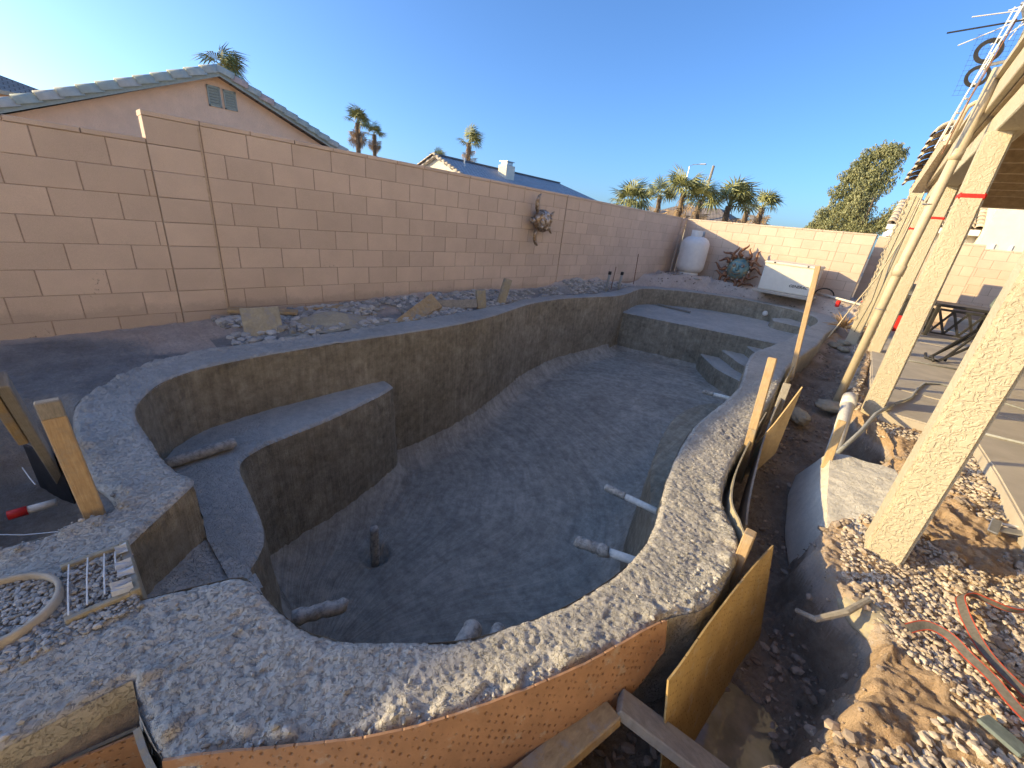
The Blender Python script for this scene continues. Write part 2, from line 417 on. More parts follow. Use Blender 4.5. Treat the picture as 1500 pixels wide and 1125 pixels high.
def leaf(name, a, b):
    t = NT(name); c = t.coord('Position'); n = t.noise(c, 2.2, 4, .7); n2 = t.noise(c, 17, 2, .6)
    col = t.ramp(t.math('ADD', t.math('MULTIPLY', n, .55), t.math('MULTIPLY', n2, .45)), [(.38, a), (.62, b)])
    t.b.inputs['Transmission Weight'].default_value = 0.0
    return t.done(col, .65)
MAT['leaf'] = leaf('olive_leaves', (.16,.18,.08), (.36,.35,.18))
MAT['straw'] = simple('dry_straw_leaf', (.52,.33,.15), .9, 9, .35, .001)
def ground_mat():
    t = NT('dug_earth'); c = t.coord('Position')
    at = t.node('ShaderNodeAttribute'); at.attribute_name = 'zone'; sp = t.node('ShaderNodeSeparateColor'); t.L(at.outputs['Color'], sp.inputs[0])
    n1 = t.noise(c, 3.5, 6, .7); n2 = t.noise(c, 40, 6, .75); n3 = t.noise(c, 130, 4, .7)
    base = t.ramp(n1, [(.35, (.57,.46,.375)), (.65, (.71,.60,.50))])
    orange = t.ramp(n1, [(.3, (.52,.35,.21)), (.7, (.66,.49,.33))])
    mud = t.ramp(n1, [(.35, (.29,.23,.175)), (.65, (.48,.40,.315))])
    cem = t.ramp(n1, [(.35, (.26,.25,.235)), (.65, (.40,.385,.36))])
    wob = t.math('MULTIPLY', t.math('SUBTRACT', n2, .5), 1.1)
    def m(ch): return t.ramp(t.math('ADD', sp.outputs[ch], wob), [(.35, 0.0), (.65, 1.0)])
    col = t.mix(m(0), base, orange); col = t.mix(m(1), col, cem); col = t.mix(m(2), col, mud)
    col = t.mix(.6, col, t.ramp(n2, [(.3, .6), (.7, 1.15)]), 'MULTIPLY')
    g = t.ramp(t.voro(c, 70, out='Color'), [(.86, 0.0), (.9, 1.0)])
    col = t.mix(t.math('MULTIPLY', g, .3), col, (.42,.36,.30))
    nn = t.bump(n2, .03, .9); nn = t.bump(n3, .008, .8, nn)
    return t.done(col, .95, nn, spec=.12)
MAT['earth'] = ground_mat()
MAT['far_ground'] = simple('desert_ground', (.34,.27,.20), .95, .6, .2, .0)
MAT['slab'] = simple('patio_concrete', (.46,.41,.34), .85, 3.0, .14, .0015, 160, coord='Position')
def gravel_mat(name, cols):
    t = NT(name); c = t.coord('Position')
    at = t.node('ShaderNodeAttribute'); at.attribute_name = 'tint'; 
    col = t.ramp(at.outputs['Fac'], [(i/(len(cols)-1), k) for i, k in enumerate(cols)])
    col = t.mix(.5, col, t.ramp(t.noise(c, 90, 4), [(.3, .75), (.7, 1.15)]), 'MULTIPLY')
    return t.done(col, .8, t.bump(t.noise(c, 200, 3), .001, .7))
MAT['gravel'] = gravel_mat('tan_gravel', [(.42,.34,.26),(.50,.42,.33),(.57,.49,.39),(.46,.38,.30),(.62,.55,.45)])
MAT['crumb'] = gravel_mat('concrete_crumbs', [(.24,.235,.22),(.34,.33,.30),(.43,.41,.38),(.52,.50,.46)])
MAT['clod'] = gravel_mat('earth_clods', [(.20,.155,.12),(.29,.23,.18),(.38,.31,.25),(.46,.36,.27)])
def water():
    t = NT('muddy_water'); c = t.coord('Position')
    col = t.ramp(t.noise(c, 6, 4, .6), [(.42, (.20,.17,.12)), (.62, (.32,.27,.20))])
    return t.done(col, .06, t.bump(t.noise(c, 9, 3), .003, .5), spec=.5)
MAT['water'] = water()
MAT['tape_clear'] = simple('pale_plastic_film', (.50,.53,.55), .3, 30, .15, .002)
MAT['tape_tan'] = simple('tan_tape', (.46,.40,.31), .5, 20, .2, .002)
MAT['string'] = simple('white_string', (.75,.74,.70), .7, 20, .1, 0)
MAT['glass'] = simple('dark_window_glass', (.03,.035,.045), .06, 3, .1, 0, spec=.6)
MAT['clay_tape'] = simple('rag', (.4,.4,.4), .8)
MAT['letter'] = simple('dark_lettering', (.05,.05,.055), .5, 5, .1, 0)

# ------------------------------------------------------------------ ground plan
INNER = [(-1.30,.21),(-1.15,.235),(-1.00,.27),(-.91,.32),(-.84,.37),(-.73,.49),(-.62,.63),(-.54,.79),(-.47,.98),(-.42,1.23),(-.41,1.44),(-.45,1.68),(-.52,1.92),(-.58,2.14),(-.66,2.52),(-.71,2.94),(-.72,3.56),(-.74,4.07),(-.82,4.59),(-.94,5.21),(-1.0,5.7),(-.98,6.2),(-.92,6.8),(-.88,7.6),(-.85,8.98),(-.84,9.9),(-.98,10.6),(-1.3,11.05),(-1.8,11.28),(-2.5,11.33),(-3.1,11.15),(-3.71,10.72),(-4.22,10.14),(-4.42,9.6),(-4.35,9.1),(-4.2,8.5),(-4.11,8.0),(-4.1,7.5),(-4.2,6.9),(-4.28,6.3),(-4.28,5.74),(-4.2,5.1),(-4.03,4.51),(-3.85,3.95),(-3.72,3.4),(-3.66,2.9),(-3.64,2.4),(-3.63,1.77),(-3.59,1.02),(-3.53,.65),(-3.46,.44),(-3.33,.27),(-3.13,.16),(-2.98,.11),(-2.78,.10),(-2.5,.12),(-2.31,.13),(-2.15,.16),(-1.99,.19)]
NOTCH = [(-1.72,-.06),(-1.43,-.06),(-1.34,.17)]
OUTER = [(-1.03,-.11),(-.83,-.07),(-.79,.02),(-.57,.30),(-.44,.52),(-.31,.83),(-.20,1.18),(-.11,1.36),(-.09,1.56),(-.11,1.81),(-.20,1.98),(-.27,2.1),(-.34,2.43),(-.38,2.91),(-.42,3.55),(-.46,4.17),(-.52,4.9),(-.56,5.5),(-.55,6.3),(-.52,7.2),(-.53,8.0),(-.55,8.8),(-.5,9.6),(-.47,10.2),(-.6,10.9),(-.95,11.4),(-1.6,11.62),(-2.5,11.66),(-3.2,11.48),(-3.9,11.05),(-4.45,10.4),(-4.70,9.8),(-4.66,9.2),(-4.5,8.4),(-4.42,7.8),(-4.46,6.9),(-4.58,6.2),(-4.58,5.8),(-4.5,5.2),(-4.35,4.66),(-4.22,3.96),(-4.10,3.13),(-4.02,2.3),(-3.97,1.5),(-3.97,1.04),(-3.95,.74),(-3.91,.55),(-3.83,.36),(-3.71,.2),(-3.55,.06),(-3.35,-.06),(-3.16,-.13),(-2.75,-.14),(-2.29,-.12),(-1.97,-.10),(-1.95,-.7),(-1.145,-.7),(-1.145,-.11)]
nI = len(INNER)
inner_s = smooth_poly(INNER, .04, closed=False)
inner_n = smooth_poly(INNER+NOTCH, .04, lin=(nI-1, nI, nI+1, nI+2))
nO = len(OUTER)
outer_s = smooth_poly(OUTER, .04, lin=(nO-4, nO-3, nO-2, nO-1))
inner_full = inner_s                                                     # closes straight across the skimmer mouth
def zfloor(y): return np.interp(y, [0, 1.3, 3, 5, 7.8, 12], [-1.64, -1.66, -1.60, -1.45, -1.24, -1.18])
def zwallbase(y): return np.interp(y, [-1.5, .7, 1.3, 6.8, 12.4], [-.06, -.01, .03, .19, .30])

# ------------------------------------------------------------------ pool shell
pool = thing('swimming_pool', 'kidney shaped pool shell of fresh grey shotcrete dug along the block wall', 'pool')
def pool_part(name, me, mat, lab=None):
    o = link(name, me, mat, pool)
    if lab: o['label'] = lab
    return o
def rough_top(X, Y, d):
    near = 1/(1+np.hypot(X, Y)/3)
    cr = sstep(.35, .7, vnoise(X*2.3, Y*2.3, 17))
    z = .012*fbm(X*5, Y*5, 3, 1) + .0022*fbm(X*24, Y*24, 4, 5) - (.002+.004*cr)*sstep(-.12, -.38, fbm(X*38+.25*fbm(X*60,Y*60,2,2), Y*38, 3, 3)) - .0035*sstep(-.1, -.4, fbm(X*75, Y*75, 2, 8)) + .002*fbm(X*80, Y*80, 2, 18)
    e = np.clip(d, 0, .03)/.03
    return z - .016*(1-e)**2
xs = spaced([(-4.9,.022),(-2.35,.0058),(.05,.02),(.1,None)]); ys = spaced([(-.75,.0058),(2.4,.010),(4.6,.022),(11.8,None)])
G = Grid(xs, ys)
so_, oX, oY = G.sdf(outer_s, .5); si_, iX, iY = G.sdf(inner_n, .5)
d = np.minimum(-so_, si_)                                                # >0 on the rim
useo = (-so_) < si_
snap = (d < .35*G.h) & (d > -1.42*G.h)
X = np.where(snap, np.where(useo, oX, iX), G.X); Y = np.where(snap, np.where(useo, oY, iY), G.Y)
keep = (d > 0) | snap
ins = keep.copy()
Z = rough_top(X, Y, np.maximum(d, 0))
# heaped crumbs along the near form edge
Z += .02*sstep(.10, .03, -so_)*sstep(.0, .02, -so_)*sstep(.45, .8, vnoise(X*16, Y*16, 44))*(Y < 2.2)
# recess for the skimmer in the arm
me, _ = G.mesh('rim', Z, keep, X=X, Y=Y, inside=d > 0)
pool_part('rim', me, MAT['rim'])

def loft(name, P, ztop, zbot, rows, mat, lean=.0, closed=True, inward=1, uvx=1.0, rough=.008, parent=pool, seed=0):
    """vertical face along the outline P from ztop to zbot (arrays or scalars)"""
    n = len(P); nx = np.roll(P, -1, 0)-np.roll(P, 1, 0)
    if not closed: nx[0] = P[1]-P[0]; nx[-1] = P[-1]-P[-2]
    nn = np.stack([-nx[:,1], nx[:,0]], 1); nn /= np.linalg.norm(nn, axis=1)[:,None]+1e-9
    s = np.concatenate([[0], np.cumsum(np.linalg.norm(np.diff(P, axis=0), axis=1))])
    t = np.linspace(0, 1, rows); zt = np.broadcast_to(ztop, n); zb = np.broadcast_to(zbot, n)
    Zz = zt[:,None]+(zb-zt)[:,None]*t[None,:]
    off = lean*t[None,:]*np.ones((n,1)) + rough*fbm(s[:,None]*9+seed+0*Zz, Zz*9, 4, 3+seed) + rough*.9*fbm(s[:,None]*40+0*Zz, Zz*40, 3, 9+seed)
    off[:,0] = 0
    V = np.stack([P[:,0][:,None]+nn[:,0][:,None]*off*inward, P[:,1][:,None]+nn[:,1][:,None]*off*inward, Zz], 2).reshape(-1,3)
    UV = np.stack([s[:,None]*uvx+0*Zz, Zz], 2).reshape(-1,2)
    m = n if closed else n-1
    i = np.arange(m)[:,None]; j = np.arange(rows-1)[None,:]
    a = (i*rows+j).ravel(); b = (((i+1) % n)*rows+j).ravel()
    f = np.stack([a, b, b+1, a+1], 1)
    if inward < 0: f = f[:, ::-1]
    return link(name, np_mesh(name, V, f, UV), mat, parent)
# inner walls: the skimmer mouth stays open above the notch floor
Pw = smooth_poly(INNER, .03, closed=False)
loft('wall', Pw, -.013, zfloor(Pw[:,1])+.03, 46, MAT['wall_in'], .03, closed=False)
mouth = np.array([Pw[-1]+(Pw[0]-Pw[-1])*t for t in np.linspace(0,1,14)])
loft('wall', mouth, -.30, -1.55, 24, MAT['wall_in'], .0, closed=False)
nt = np.vstack([smooth_poly([INNER[-1], NOTCH[0]], .02, closed=False), smooth_poly([NOTCH[1], NOTCH[2], INNER[0]], .02, closed=False)])
ka = len(smooth_poly([INNER[-1], NOTCH[0]], .02, closed=False))
loft('skimmer_mouth', nt[:ka], -.012, -.42, 20, MAT['wall_in'], closed=False, seed=3)
loft('skimmer_mouth', nt[ka:], -.012, -.42, 20, MAT['wall_in'], closed=False, seed=4)
loft('skimmer_mouth', np.array([(-1.72+.29*t, -.06) for t in np.linspace(0,1,10)]), -.012, -.42, 12, MAT['wall_in'], closed=False, seed=5)
loft('outer_face', smooth_poly(OUTER, .03, lin=(nO-4,nO-3,nO-2,nO-1)), -.012, -.75, 22, MAT['rim'], .02, inward=-1, rough=.012)
# floor with cove up to the walls
BENCH = [(-3.78,2.12),(-3.46,2.10),(-3.18,1.41),(-3.06,.91),(-3.0,.70),(-2.86,.54),(-2.5,.50),(-2.2,.47),(-2.03,.43),(-1.90,.34),(-1.80,.22),(-1.72,.0),(-3.2,-.02),(-3.62,.22),(-3.78,.7)]
SEAT = [(-.5,2.3),(-.66,2.35),(-.76,2.55),(-.95,2.97),(-1.14,3.65),(-1.22,4.25),(-1.14,4.75),(-.95,5.05),(-.8,5.15),(-.5,5.1)]
SHELF = [(-4.36,8.2),(-3.5,8.38),(-2.6,8.60),(-1.9,8.78),(-1.2,8.9),(-.7,8.95),(-.7,11.2),(-1.9,11.6),(-3.3,11.4),(-4.65,10.4)]
xs = np.arange(-4.6, -.3, .03); ys = np.arange(-.1, 11.5, .03); GF = Grid(xs, ys)
sf, fx, fy = GF.sdf(inner_full, .6)
sb1 = GF.sdf(smooth_poly(BENCH, .04, lin=(0,10,11,12,13,14)), .6)[0]; sb2 = GF.sdf(smooth_poly(SEAT, .04), .6)[0]; sb3 = GF.sdf(np.array(SHELF), .6)[0]
df = np.maximum(np.minimum(np.minimum(-sf, sb1), np.minimum(sb2, sb3)), .012)
def cove(d, r=.34):
    q = np.minimum(np.maximum(d, 0), r); return r-np.sqrt(np.maximum(r*r-(r-q)**2, 0))
cx, cy = -1.9, .6
ang = np.arctan2(GF.Y-cy, GF.X-cx); rad = np.hypot(GF.X-cx, GF.Y-cy)
Zf = zfloor(GF.Y)+cove(df, np.where(sb3 < .5, .20, .34)) + .010*fbm(GF.X*4, GF.Y*4, 4, 21) + .006*fbm(ang*20, rad*1.2, 3, 31)
Zf -= .09*sstep(.15, .06, np.hypot(GF.X+2.56, GF.Y-1.36)+.02*fbm(GF.X*20, GF.Y*20, 2, 5))          # sump round the main drain
ang = ang+.5*np.sin(rad*.9)+.10*fbm(GF.X*1.2, GF.Y*1.2, 2, 8)
me, _ = GF.mesh('floor', Zf, sf < .0, (ang, rad))
pool_part('floor', me, MAT['floor_in'])

def platform(name, P, ztop, zbot, mat, h=.02, rnd=.03, top_rough=1.0, lin=(), closed=True, sp=.03):
    """raised bench, shelf or step with a rounded nose"""
    S = smooth_poly(P, sp, lin=lin); P = np.asarray(P)
    x0, y0 = P.min(0)-.06; x1, y1 = P.max(0)+.06
    g = Grid(np.arange(x0, x1, h), np.arange(y0, y1, h)); s, nx_, ny_ = g.sdf(S, .4)
    sn = (-s < .35*g.h) & (-s > -1.42*g.h)
    X = np.where(sn, nx_, g.X); Y = np.where(sn, ny_, g.Y)
    e = np.clip(-s, 0, rnd)/rnd
    Zz = ztop + .006*top_rough*fbm(X*6, Y*6, 4, 61) + .004*top_rough*fbm(X*30, Y*30, 3, 66) - rnd*.8*(1-np.sqrt(np.maximum(0, 1-(1-np.where(sn, 0, e))**2)))
    me, _ = g.mesh(name, Zz, (s < 0) | sn, (X, Y), X=X, Y=Y, inside=s < 0)
    o = pool_part(name, me, mat)
    area = np.sum(S[:,0]*np.roll(S[:,1],-1)-np.roll(S[:,0],-1)*S[:,1])
    t = loft('riser', S, ztop-rnd*.8, zbot, 26, MAT['wall_in'], .05, inward=-1 if area > 0 else 1, parent=pool, seed=8)
    t.parent = o
    return o
platform('bench', BENCH, -.50, -1.6, MAT['bench'], .015, lin=(0,10,11,12,13,14))
# wall foot under the bench curves out to the floor
def apron(name, S, ztop_off, w, rows=10):
    pass
platform('love_seat', [(-.5,2.3),(-.66,2.35),(-.76,2.55),(-.95,2.97),(-1.14,3.65),(-1.22,4.25),(-1.14,4.75),(-.95,5.05),(-.8,5.15),(-.5,5.1)], -.50, -1.5, MAT['wall_in'], .02)
SHELF = [(-4.36,8.2),(-3.5,8.38),(-2.6,8.60),(-1.9,8.78),(-1.2,8.9),(-.7,8.95),(-.7,11.2),(-1.9,11.6),(-3.3,11.4),(-4.65,10.4)]
platform('tanning_shelf', SHELF, -.40, -1.3, MAT['bench'], .03, lin=tuple(range(10)))
platform('corner_step', [(-1.78,8.95),(-1.42,8.43),(-.7,8.0),(-.7,9.0)], -.57, -1.3, MAT['bench'], .02, lin=(0,2,3))
platform('corner_step', [(-2.18,8.85),(-1.60,8.13),(-.7,7.55),(-.7,9.0)], -.75, -1.3, MAT['bench'], .02, lin=(0,2,3))
platform('corner_step', [(-2.52,8.75),(-1.95,7.98),(-1.38,7.58),(-.7,7.2),(-.7,9.0)], -.92, -1.3, MAT['bench'], .02, lin=(0,3,4))
platform('shelf_seat', [(-1.75,10.75),(-1.65,10.45),(-.7,10.35),(-.7,11.2),(-1.5,11.2)], -.22, -.5, MAT['bench'], .03, lin=tuple(range(5)))
# notch floor
g = Grid(np.arange(-2.05,-1.25,.012), np.arange(-.1,.32,.012))
sN, a_, b_ = g.sdf(np.array([INNER[-1], (-1.74,-.08), (-1.41,-.08), (-1.30,.24), (-1.6,.30)]), .3)
me, _ = g.mesh('skimmer_mouth', -.27-.05*(g.Y+.06)/.3+.010*fbm(g.X*14, g.Y*14, 4, 4)+.008*fbm(g.X*45, g.Y*45, 3, 7), sN < .008)
pool_part('skimmer_mouth', me, MAT['rim'])

# ------------------------------------------------------------------ ground
xs = spaced([(-5.2,.05),(-3.6,.022),(-1.9,.04),(-.75,.0095),(1.05,.03),(1.6,.25),(7.2,None)]); ys = spaced([(-3,.12),(-.9,.018),(.1,.0095),(3.2,.014),(5.2,.03),(13.4,None)])
GT = Grid(xs, ys); so2, _, _ = GT.sdf(outer_s, 1.6); X, Y = GT.X, GT.Y
lump = .02*fbm(X*3, Y*3, 4, 71)+.012*fbm(X*14, Y*14, 4, 75)
fine = .007*fbm(X*30, Y*30, 4, 81) - .005*sstep(.5, .1, worley(X*31, Y*31, 85))
zb = zwallbase(Y)
left = -.025+(zb+.02)*sstep(.02, .55, so2)
left = left - .36*sstep(-.13, -.22, Y)*sstep(-3.5, -3.1, X)*sstep(-2.0, -2.1, X)*sstep(-.85, -.6, Y)
left = left + .06*sstep(.05,.25,so2)*sstep(.5,.9, vnoise(X*2.2, Y*2.2, 91))*(X < -3.6)*(Y > .9)
w = np.interp(Y, [-3,1,1.4,1.85,2.05,2.5,2.9,3.3,4.35,4.7,5.2,8,9.3,10.3], [.36,.40,.43,.52,.44,.5,.7,.88,.9,.68,.60,.55,.42,.2])
w = w + .05*fbm(X*6, Y*6, 4, 95)+.02*fbm(X*22, Y*22, 3, 96)
zt = np.interp(Y, [-1,2.2,3.5,5,8,9.5,10.5], [-.50,-.50,-.46,-.36,-.28,-.16,.0])
zbank = np.interp(Y, [-3,4.6,5.5,9,12.4], [-.09,-.09,-.06,.0,.30])
right = zt+(zbank-zt)*sstep(w-.07, w+.03, so2) + .10*sstep(.22, .05, so2)*sstep(1.9, 2.6, Y)*vnoise(X*5, Y*5, 99)
right = np.where((Y > 4.7) & (X > .12), np.minimum(right, -.10), right)
right = np.where((X > .9), np.minimum(right, -.10), right)
wr = sstep(-1.2, -.95, X)*(Y < 10.2) + (Y >= 10.2)*sstep(-.9, -.4, X)
Zt = left*(1-wr)+right*wr + lump*.8 + fine*(1+.9*wr) + wr*.03*sstep(.0,.5,fbm(X*9,Y*9,4,61))*sstep(.12,.3,so2)
Zt = Zt-.065*sstep(1.25,.7,np.hypot((X-.13)/.17,(Y-1.33)/.26)+.25*fbm(X*9,Y*9,3,222))
Zt = np.where((so2 < .06) & (wr < .5), np.minimum(Zt, -.012), Zt)
me, used = GT.mesh('ground', Zt, (so2 > -.035))
at = me.color_attributes.new('zone', 'FLOAT_COLOR', 'POINT')
orange = (wr*sstep(-.25, -.13, Zt)*(Y > .3)*sstep(.2, .75, vnoise(X*1.3+.4, Y*1.3, 33)+.25*(Y > 3.2))*(Y < 5.4))
orange = np.maximum(orange, wr*.9*sstep(.22,.32,X)*sstep(2.0,1.75,Y)*sstep(-.3,-.15,Zt))
orange = np.maximum(orange, wr*.8*(Y > 5.4)*(Y < 9.5)*sstep(-.2, -.08, Zt))
cem = (1-wr)*(sstep(.5, .12, so2)*.9*(Y > .75)*(Y < 8.8)*(X < -3) + .55*sstep(.2,.02,so2)) + .8*sstep(1.2,.5,np.hypot(X+4.0,(Y+.25)*1.3))
mudz = wr*sstep(-.16, -.30, Zt)*.8 + (1-wr)*(Y < .1)*sstep(-.2, -.3, Zt)*.6
zone = np.stack([orange, np.clip(cem + wr*1.0*sstep(-.12,-.3,Zt)*sstep(.35,.75,vnoise(X*4, Y*4, 55)), 0, 1), np.clip(mudz, 0, 1), np.ones_like(X)], 2).reshape(-1,4)[used]
at.data.foreach_set('color', zone.astype(np.float32).ravel())
ground = tag(link('ground', me, MAT['earth']), kind='structure')
def ground_z(x, y):
    i = np.clip(np.searchsorted(GT.xs, x), 1, len(GT.xs)-1); j = np.clip(np.searchsorted(GT.ys, y), 1, len(GT.ys)-1); return Zt[i, j]
# desert beyond the yard
mb = MB(); B = 900
for lo, hi in (((-B,-B),(B,-3)), ((-B,13.4),(B,B)), ((-B,-3),(-5.2,13.4)), ((7.2,-3),(B,13.4))):
    mb.add([(lo[0],lo[1],-.06),(hi[0],lo[1],-.06),(hi[0],hi[1],-.06),(lo[0],hi[1],-.06)], [(0,1,2,3)])
tag(mb.build('desert_ground', MAT['far_ground']), kind='structure')

# ------------------------------------------------------------------ block walls
def block_mesh(L, h, dep, name='block'):
    b = MB(); bm = bmesh.new(); bmesh.ops.create_cube(bm, size=1)
    for v in bm.verts: v.co = Vector((v.co.x*L, (v.co.y+.5)*dep, v.co.z*h))
    fr = [e for e in bm.edges if all(v.co.y < 1e-4 for v in e.verts)]
    bmesh.ops.bevel(bm, geom=fr, offset=.004, segments=1, affect='EDGES'); b.bm(bm)
    me = b.mesh(name); me.materials.append(MAT['block']); return me
_bm = {}
def put_block(root, s0, s1, z0, z1, dep=.07, gap=.007, proud=0.0, name='block'):
    """block in the local wall frame: x along the wall, y into the wall, face at y = 0"""
    L = round(s1-s0-gap, 3); h = round(z1-z0-gap*.5, 3)
    if L < .03 or h < .02: return
    k = (L, h, dep)
    if k not in _bm: _bm[k] = block_mesh(L, h, dep)
    o = bpy.data.objects.new(name, _bm[k]); C.objects.link(o); o.parent = root
    o.location = ((s0+s1)/2, -proud+random.uniform(-.0012,.0015), (z0+z1)/2)
    o.rotation_euler = (random.uniform(-.004,.004), 0, random.uniform(-.003,.003))
Z0 = .086; CO = .2035
def courses(root, s0, s1, k0, k1, joint, cap=.035, pil=(), thick=.16, capL=.40, limit=None, backing=True):
    """running-bond courses k0..k1-1 between s0 and s1, pilasters as (a, b) in stack bond"""
    for k in range(k0, k1):
        z = Z0+k*CO; st = joint + (.2 if k % 2 else 0)
        edges = [s0]; a = math.floor((s0-st)/.4)*.4+st
        while a < s1-.02:
            a += .4
            if a > s0+.05 and a < s1-.05: edges.append(a)
        edges.append(s1)
        for e0, e1 in zip(edges[:-1], edges[1:]):
            put_block(root, e0, e1, z, z+CO)
    zt = Z0+k1*CO
    n = max(1, round((s1-s0)/capL)); q = (s1-s0)/n
    for i in range(n): put_block(root, s0+i*q, s0+(i+1)*q, zt, zt+cap+.006, dep=thick+.012, gap=.006, proud=.006, name='cap_block')
    if backing: MB().box((s0, .0045, Z0+k0*CO-.2), (s1, thick, zt)).build('mortar', MAT['mortar'], root)
def pilaster(root, s0, s1, k0, k1, cap=.035, proud=.02):
    for k in range(k0, k1): put_block(root, s0, s1, Z0+k*CO, Z0+(k+1)*CO, dep=.16, proud=proud)
    zt = Z0+k1*CO; put_block(root, s0, s1, zt, zt+cap+.006, dep=.2, gap=.004, proud=proud+.006, name='cap_block')
XW = -4.89
wall = thing('block_wall', 'long shaded tan block wall running beside the pool with a raised step near its left end', 'wall', (XW, 0, 0), R(90))
# local x = world +Y, local y = world -X
courses(wall, -1.6, .69, -1, 7, 1.239)
MB().box((-8.0, .003, -.2), (-1.606, .16, 1.545)).build('block_run', MAT['block'], wall)
pilaster(wall, .69, 1.08, -1, 8, proud=.006)
courses(wall, 1.08, 6.62, -1, 8, 1.239)
pilaster(wall, 6.62, 6.86, -1, 8, proud=.015)
courses(wall, 6.86, 12.30, 0, 8, 1.239)
pilaster(wall, 12.10, 12.33, 0, 8, proud=.05)
# stained seam right of the first pilaster
MB().box((1.058, -.0095, -.1), (1.072, -.0075, 1.70)).build('mineral_stain', MAT['stain'], wall)
back = thing('block_wall', 'sunlit tan block wall across the far end behind the white tank', 'wall', (XW+.05, 12.34, 0), 0)
courses(back, 0, 3.62, 1, 8, .10)
courses(back, 3.62, 4.22, 1, 8, 3.62)
back2 = thing('block_wall', 'sunlit tan block wall seen between the patio posts', 'wall', (-.62, 13.15, 0), 0)
courses(back2, 0, 1.75, 0, 8, .17)
back3 = thing('block_wall', 'dark shaded block wall set back to the right of the patio furniture', 'wall', (1.0, 15.4, 0), 0)
courses(back3, 0, 4.4, 1, 8, .17)



# ------------------------------------------------------------------ neighbour house with salmon gable
def rake_tiles(root, p0, p1, n, mat, r=.13, out=(1,0,0), drop=0.0, lift0=.028):
    """overlapping barrel tiles along a rake from p0 up to p1"""
    p0 = Vector(p0); p1 = Vector(p1); d = (p1-p0)/n; L = d.length*1.12; t = d.normalized()
    side = Vector(out).normalized(); up = side.cross(t).normalized()
    if up.z < 0: up = -up
    bmv = MB(); prof = []
    for i in range(9):
        a = math.pi*i/8; prof.append((math.cos(a)*r, math.sin(a)*r*.75-(drop if i in (0,8) else 0)))
    v = []; f = []
    for j, (xx, lift) in enumerate(((0,lift0),(L,.0))):
        for (px, pz) in prof: v.append((px*(1.06 if j == 0 else .94), xx, pz+lift))
        for (px, pz) in prof: v.append((px*(1.06 if j == 0 else .94)*.86, xx, pz*.8+lift-.012))
    for i in range(8):
        f += [(i, i+1, 18+i+1, 18+i), (9+i+1, 9+i, 27+i, 27+i+1), (i+1, i, 9+i, 9+i+1), (18+i, 18+i+1, 27+i+1, 27+i)]
    bmv.add(v, f); me = bmv.mesh('roof_tile', True); me.materials.append(mat)
    m = Matrix((side, t, up)).transposed().to_4x4()
    for i in range(n):
        o = bpy.data.objects.new('roof_tile', me); C.objects.link(o); o.parent = root
        mm = m.copy(); mm.translation = p0+d*i+side*random.uniform(-.01,.01); mm = mm @ Matrix.Rotation(random.uniform(-.02,.02), 4, 'Z')
        o.matrix_local = Matrix.Translation(-root.location) @ mm
def uv_quad(name, pts, mat, parent, scale=1.0, thick=.12):
    """sloping roof slab with metric UVs: pts = eave a, eave b, ridge b, ridge a"""
    p = [Vector(q) for q in pts]; n = (p[1]-p[0]).cross(p[3]-p[0]).normalized()
    if n.z < 0: n = -n
    u = (p[1]-p[0]).normalized(); w = n.cross(u)
    v = [tuple(q) for q in p]+[tuple(q-n*thick) for q in p]
    f = [(0,1,2,3),(7,6,5,4),(0,4,5,1),(1,5,6,2),(2,6,7,3),(3,7,4,0)]
    me = bpy.data.meshes.new(name); me.from_pydata(v, [], f); l = me.uv_layers.new(name='UVMap')
    for poly in me.polygons:
        for li in poly.loop_indices:
            q = Vector(v[me.loops[li].vertex_index])-p[0]; l.data[li].uv = (q.dot(u)*scale, q.dot(w)*scale)
    me.update(); return link(name, me, mat, parent)
gh = thing('gable_house', 'salmon stucco house gable with pale green rake tiles and two louvre vents', 'house', (-16, 4.2, -.06))
def rel(o, root): o.matrix_parent_inverse = Matrix.Translation(-root.location); return o
ax, ay, az = -16.0, 4.22, 4.30; sL = .425; sR = .40; yl = -2.6; yr = 8.6
mb = MB()
v = [(ax-.3, yl+.5, -.06), (ax-.3, yr-.5, -.06), (ax-.3, yr-.5, az-.2-sR*(yr-.5-ay)), (ax-.3, ay, az-.14), (ax-.3, yl+.5, az-.2-sL*(ay-yl-.5))]
v2 = [(x-10, y, z) for x, y, z in v]
mb.add(v+v2, [(0,1,2,3,4),(9,8,7,6,5),(0,4,9,5),(1,6,7,2),(0,5,6,1)])
rel(mb.build('wall', MAT['stucco_pink'], gh), gh)
for s, ye, nm in ((sL, yl, 'roof'), (sR, yr, 'roof')):
    ze = az-s*abs(ay-ye)
    rel(uv_quad(nm, [(ax+.02, ye, ze), (ax-10.5, ye, ze), (ax-10.5, ay, az), (ax+.02, ay, az)], MAT['roof_brown'], gh), gh)
    fb = MB(); n = 12
    fb.add([(ax+.03, ye, ze-.02), (ax+.03, ay, az-.02), (ax+.03, ay, az-.17), (ax+.03, ye, ze-.17), (ax-.02, ye, ze-.02), (ax-.02, ay, az-.02), (ax-.02, ay, az-.16), (ax-.02, ye, ze-.16)],
           [(0,1,2,3),(7,6,5,4),(0,4,5,1),(2,6,7,3),(1,5,6,2),(0,3,7,4)])
    rel(fb.build('rake_board', MAT['ventgrey'], gh), gh)
    rake_tiles(gh, (ax-.06, ye, ze-.01), (ax-.06, ay, az-.0), 18 if ye < 0 else 13, MAT['rake_tile'], .16, (1,0,0), .085, .045)
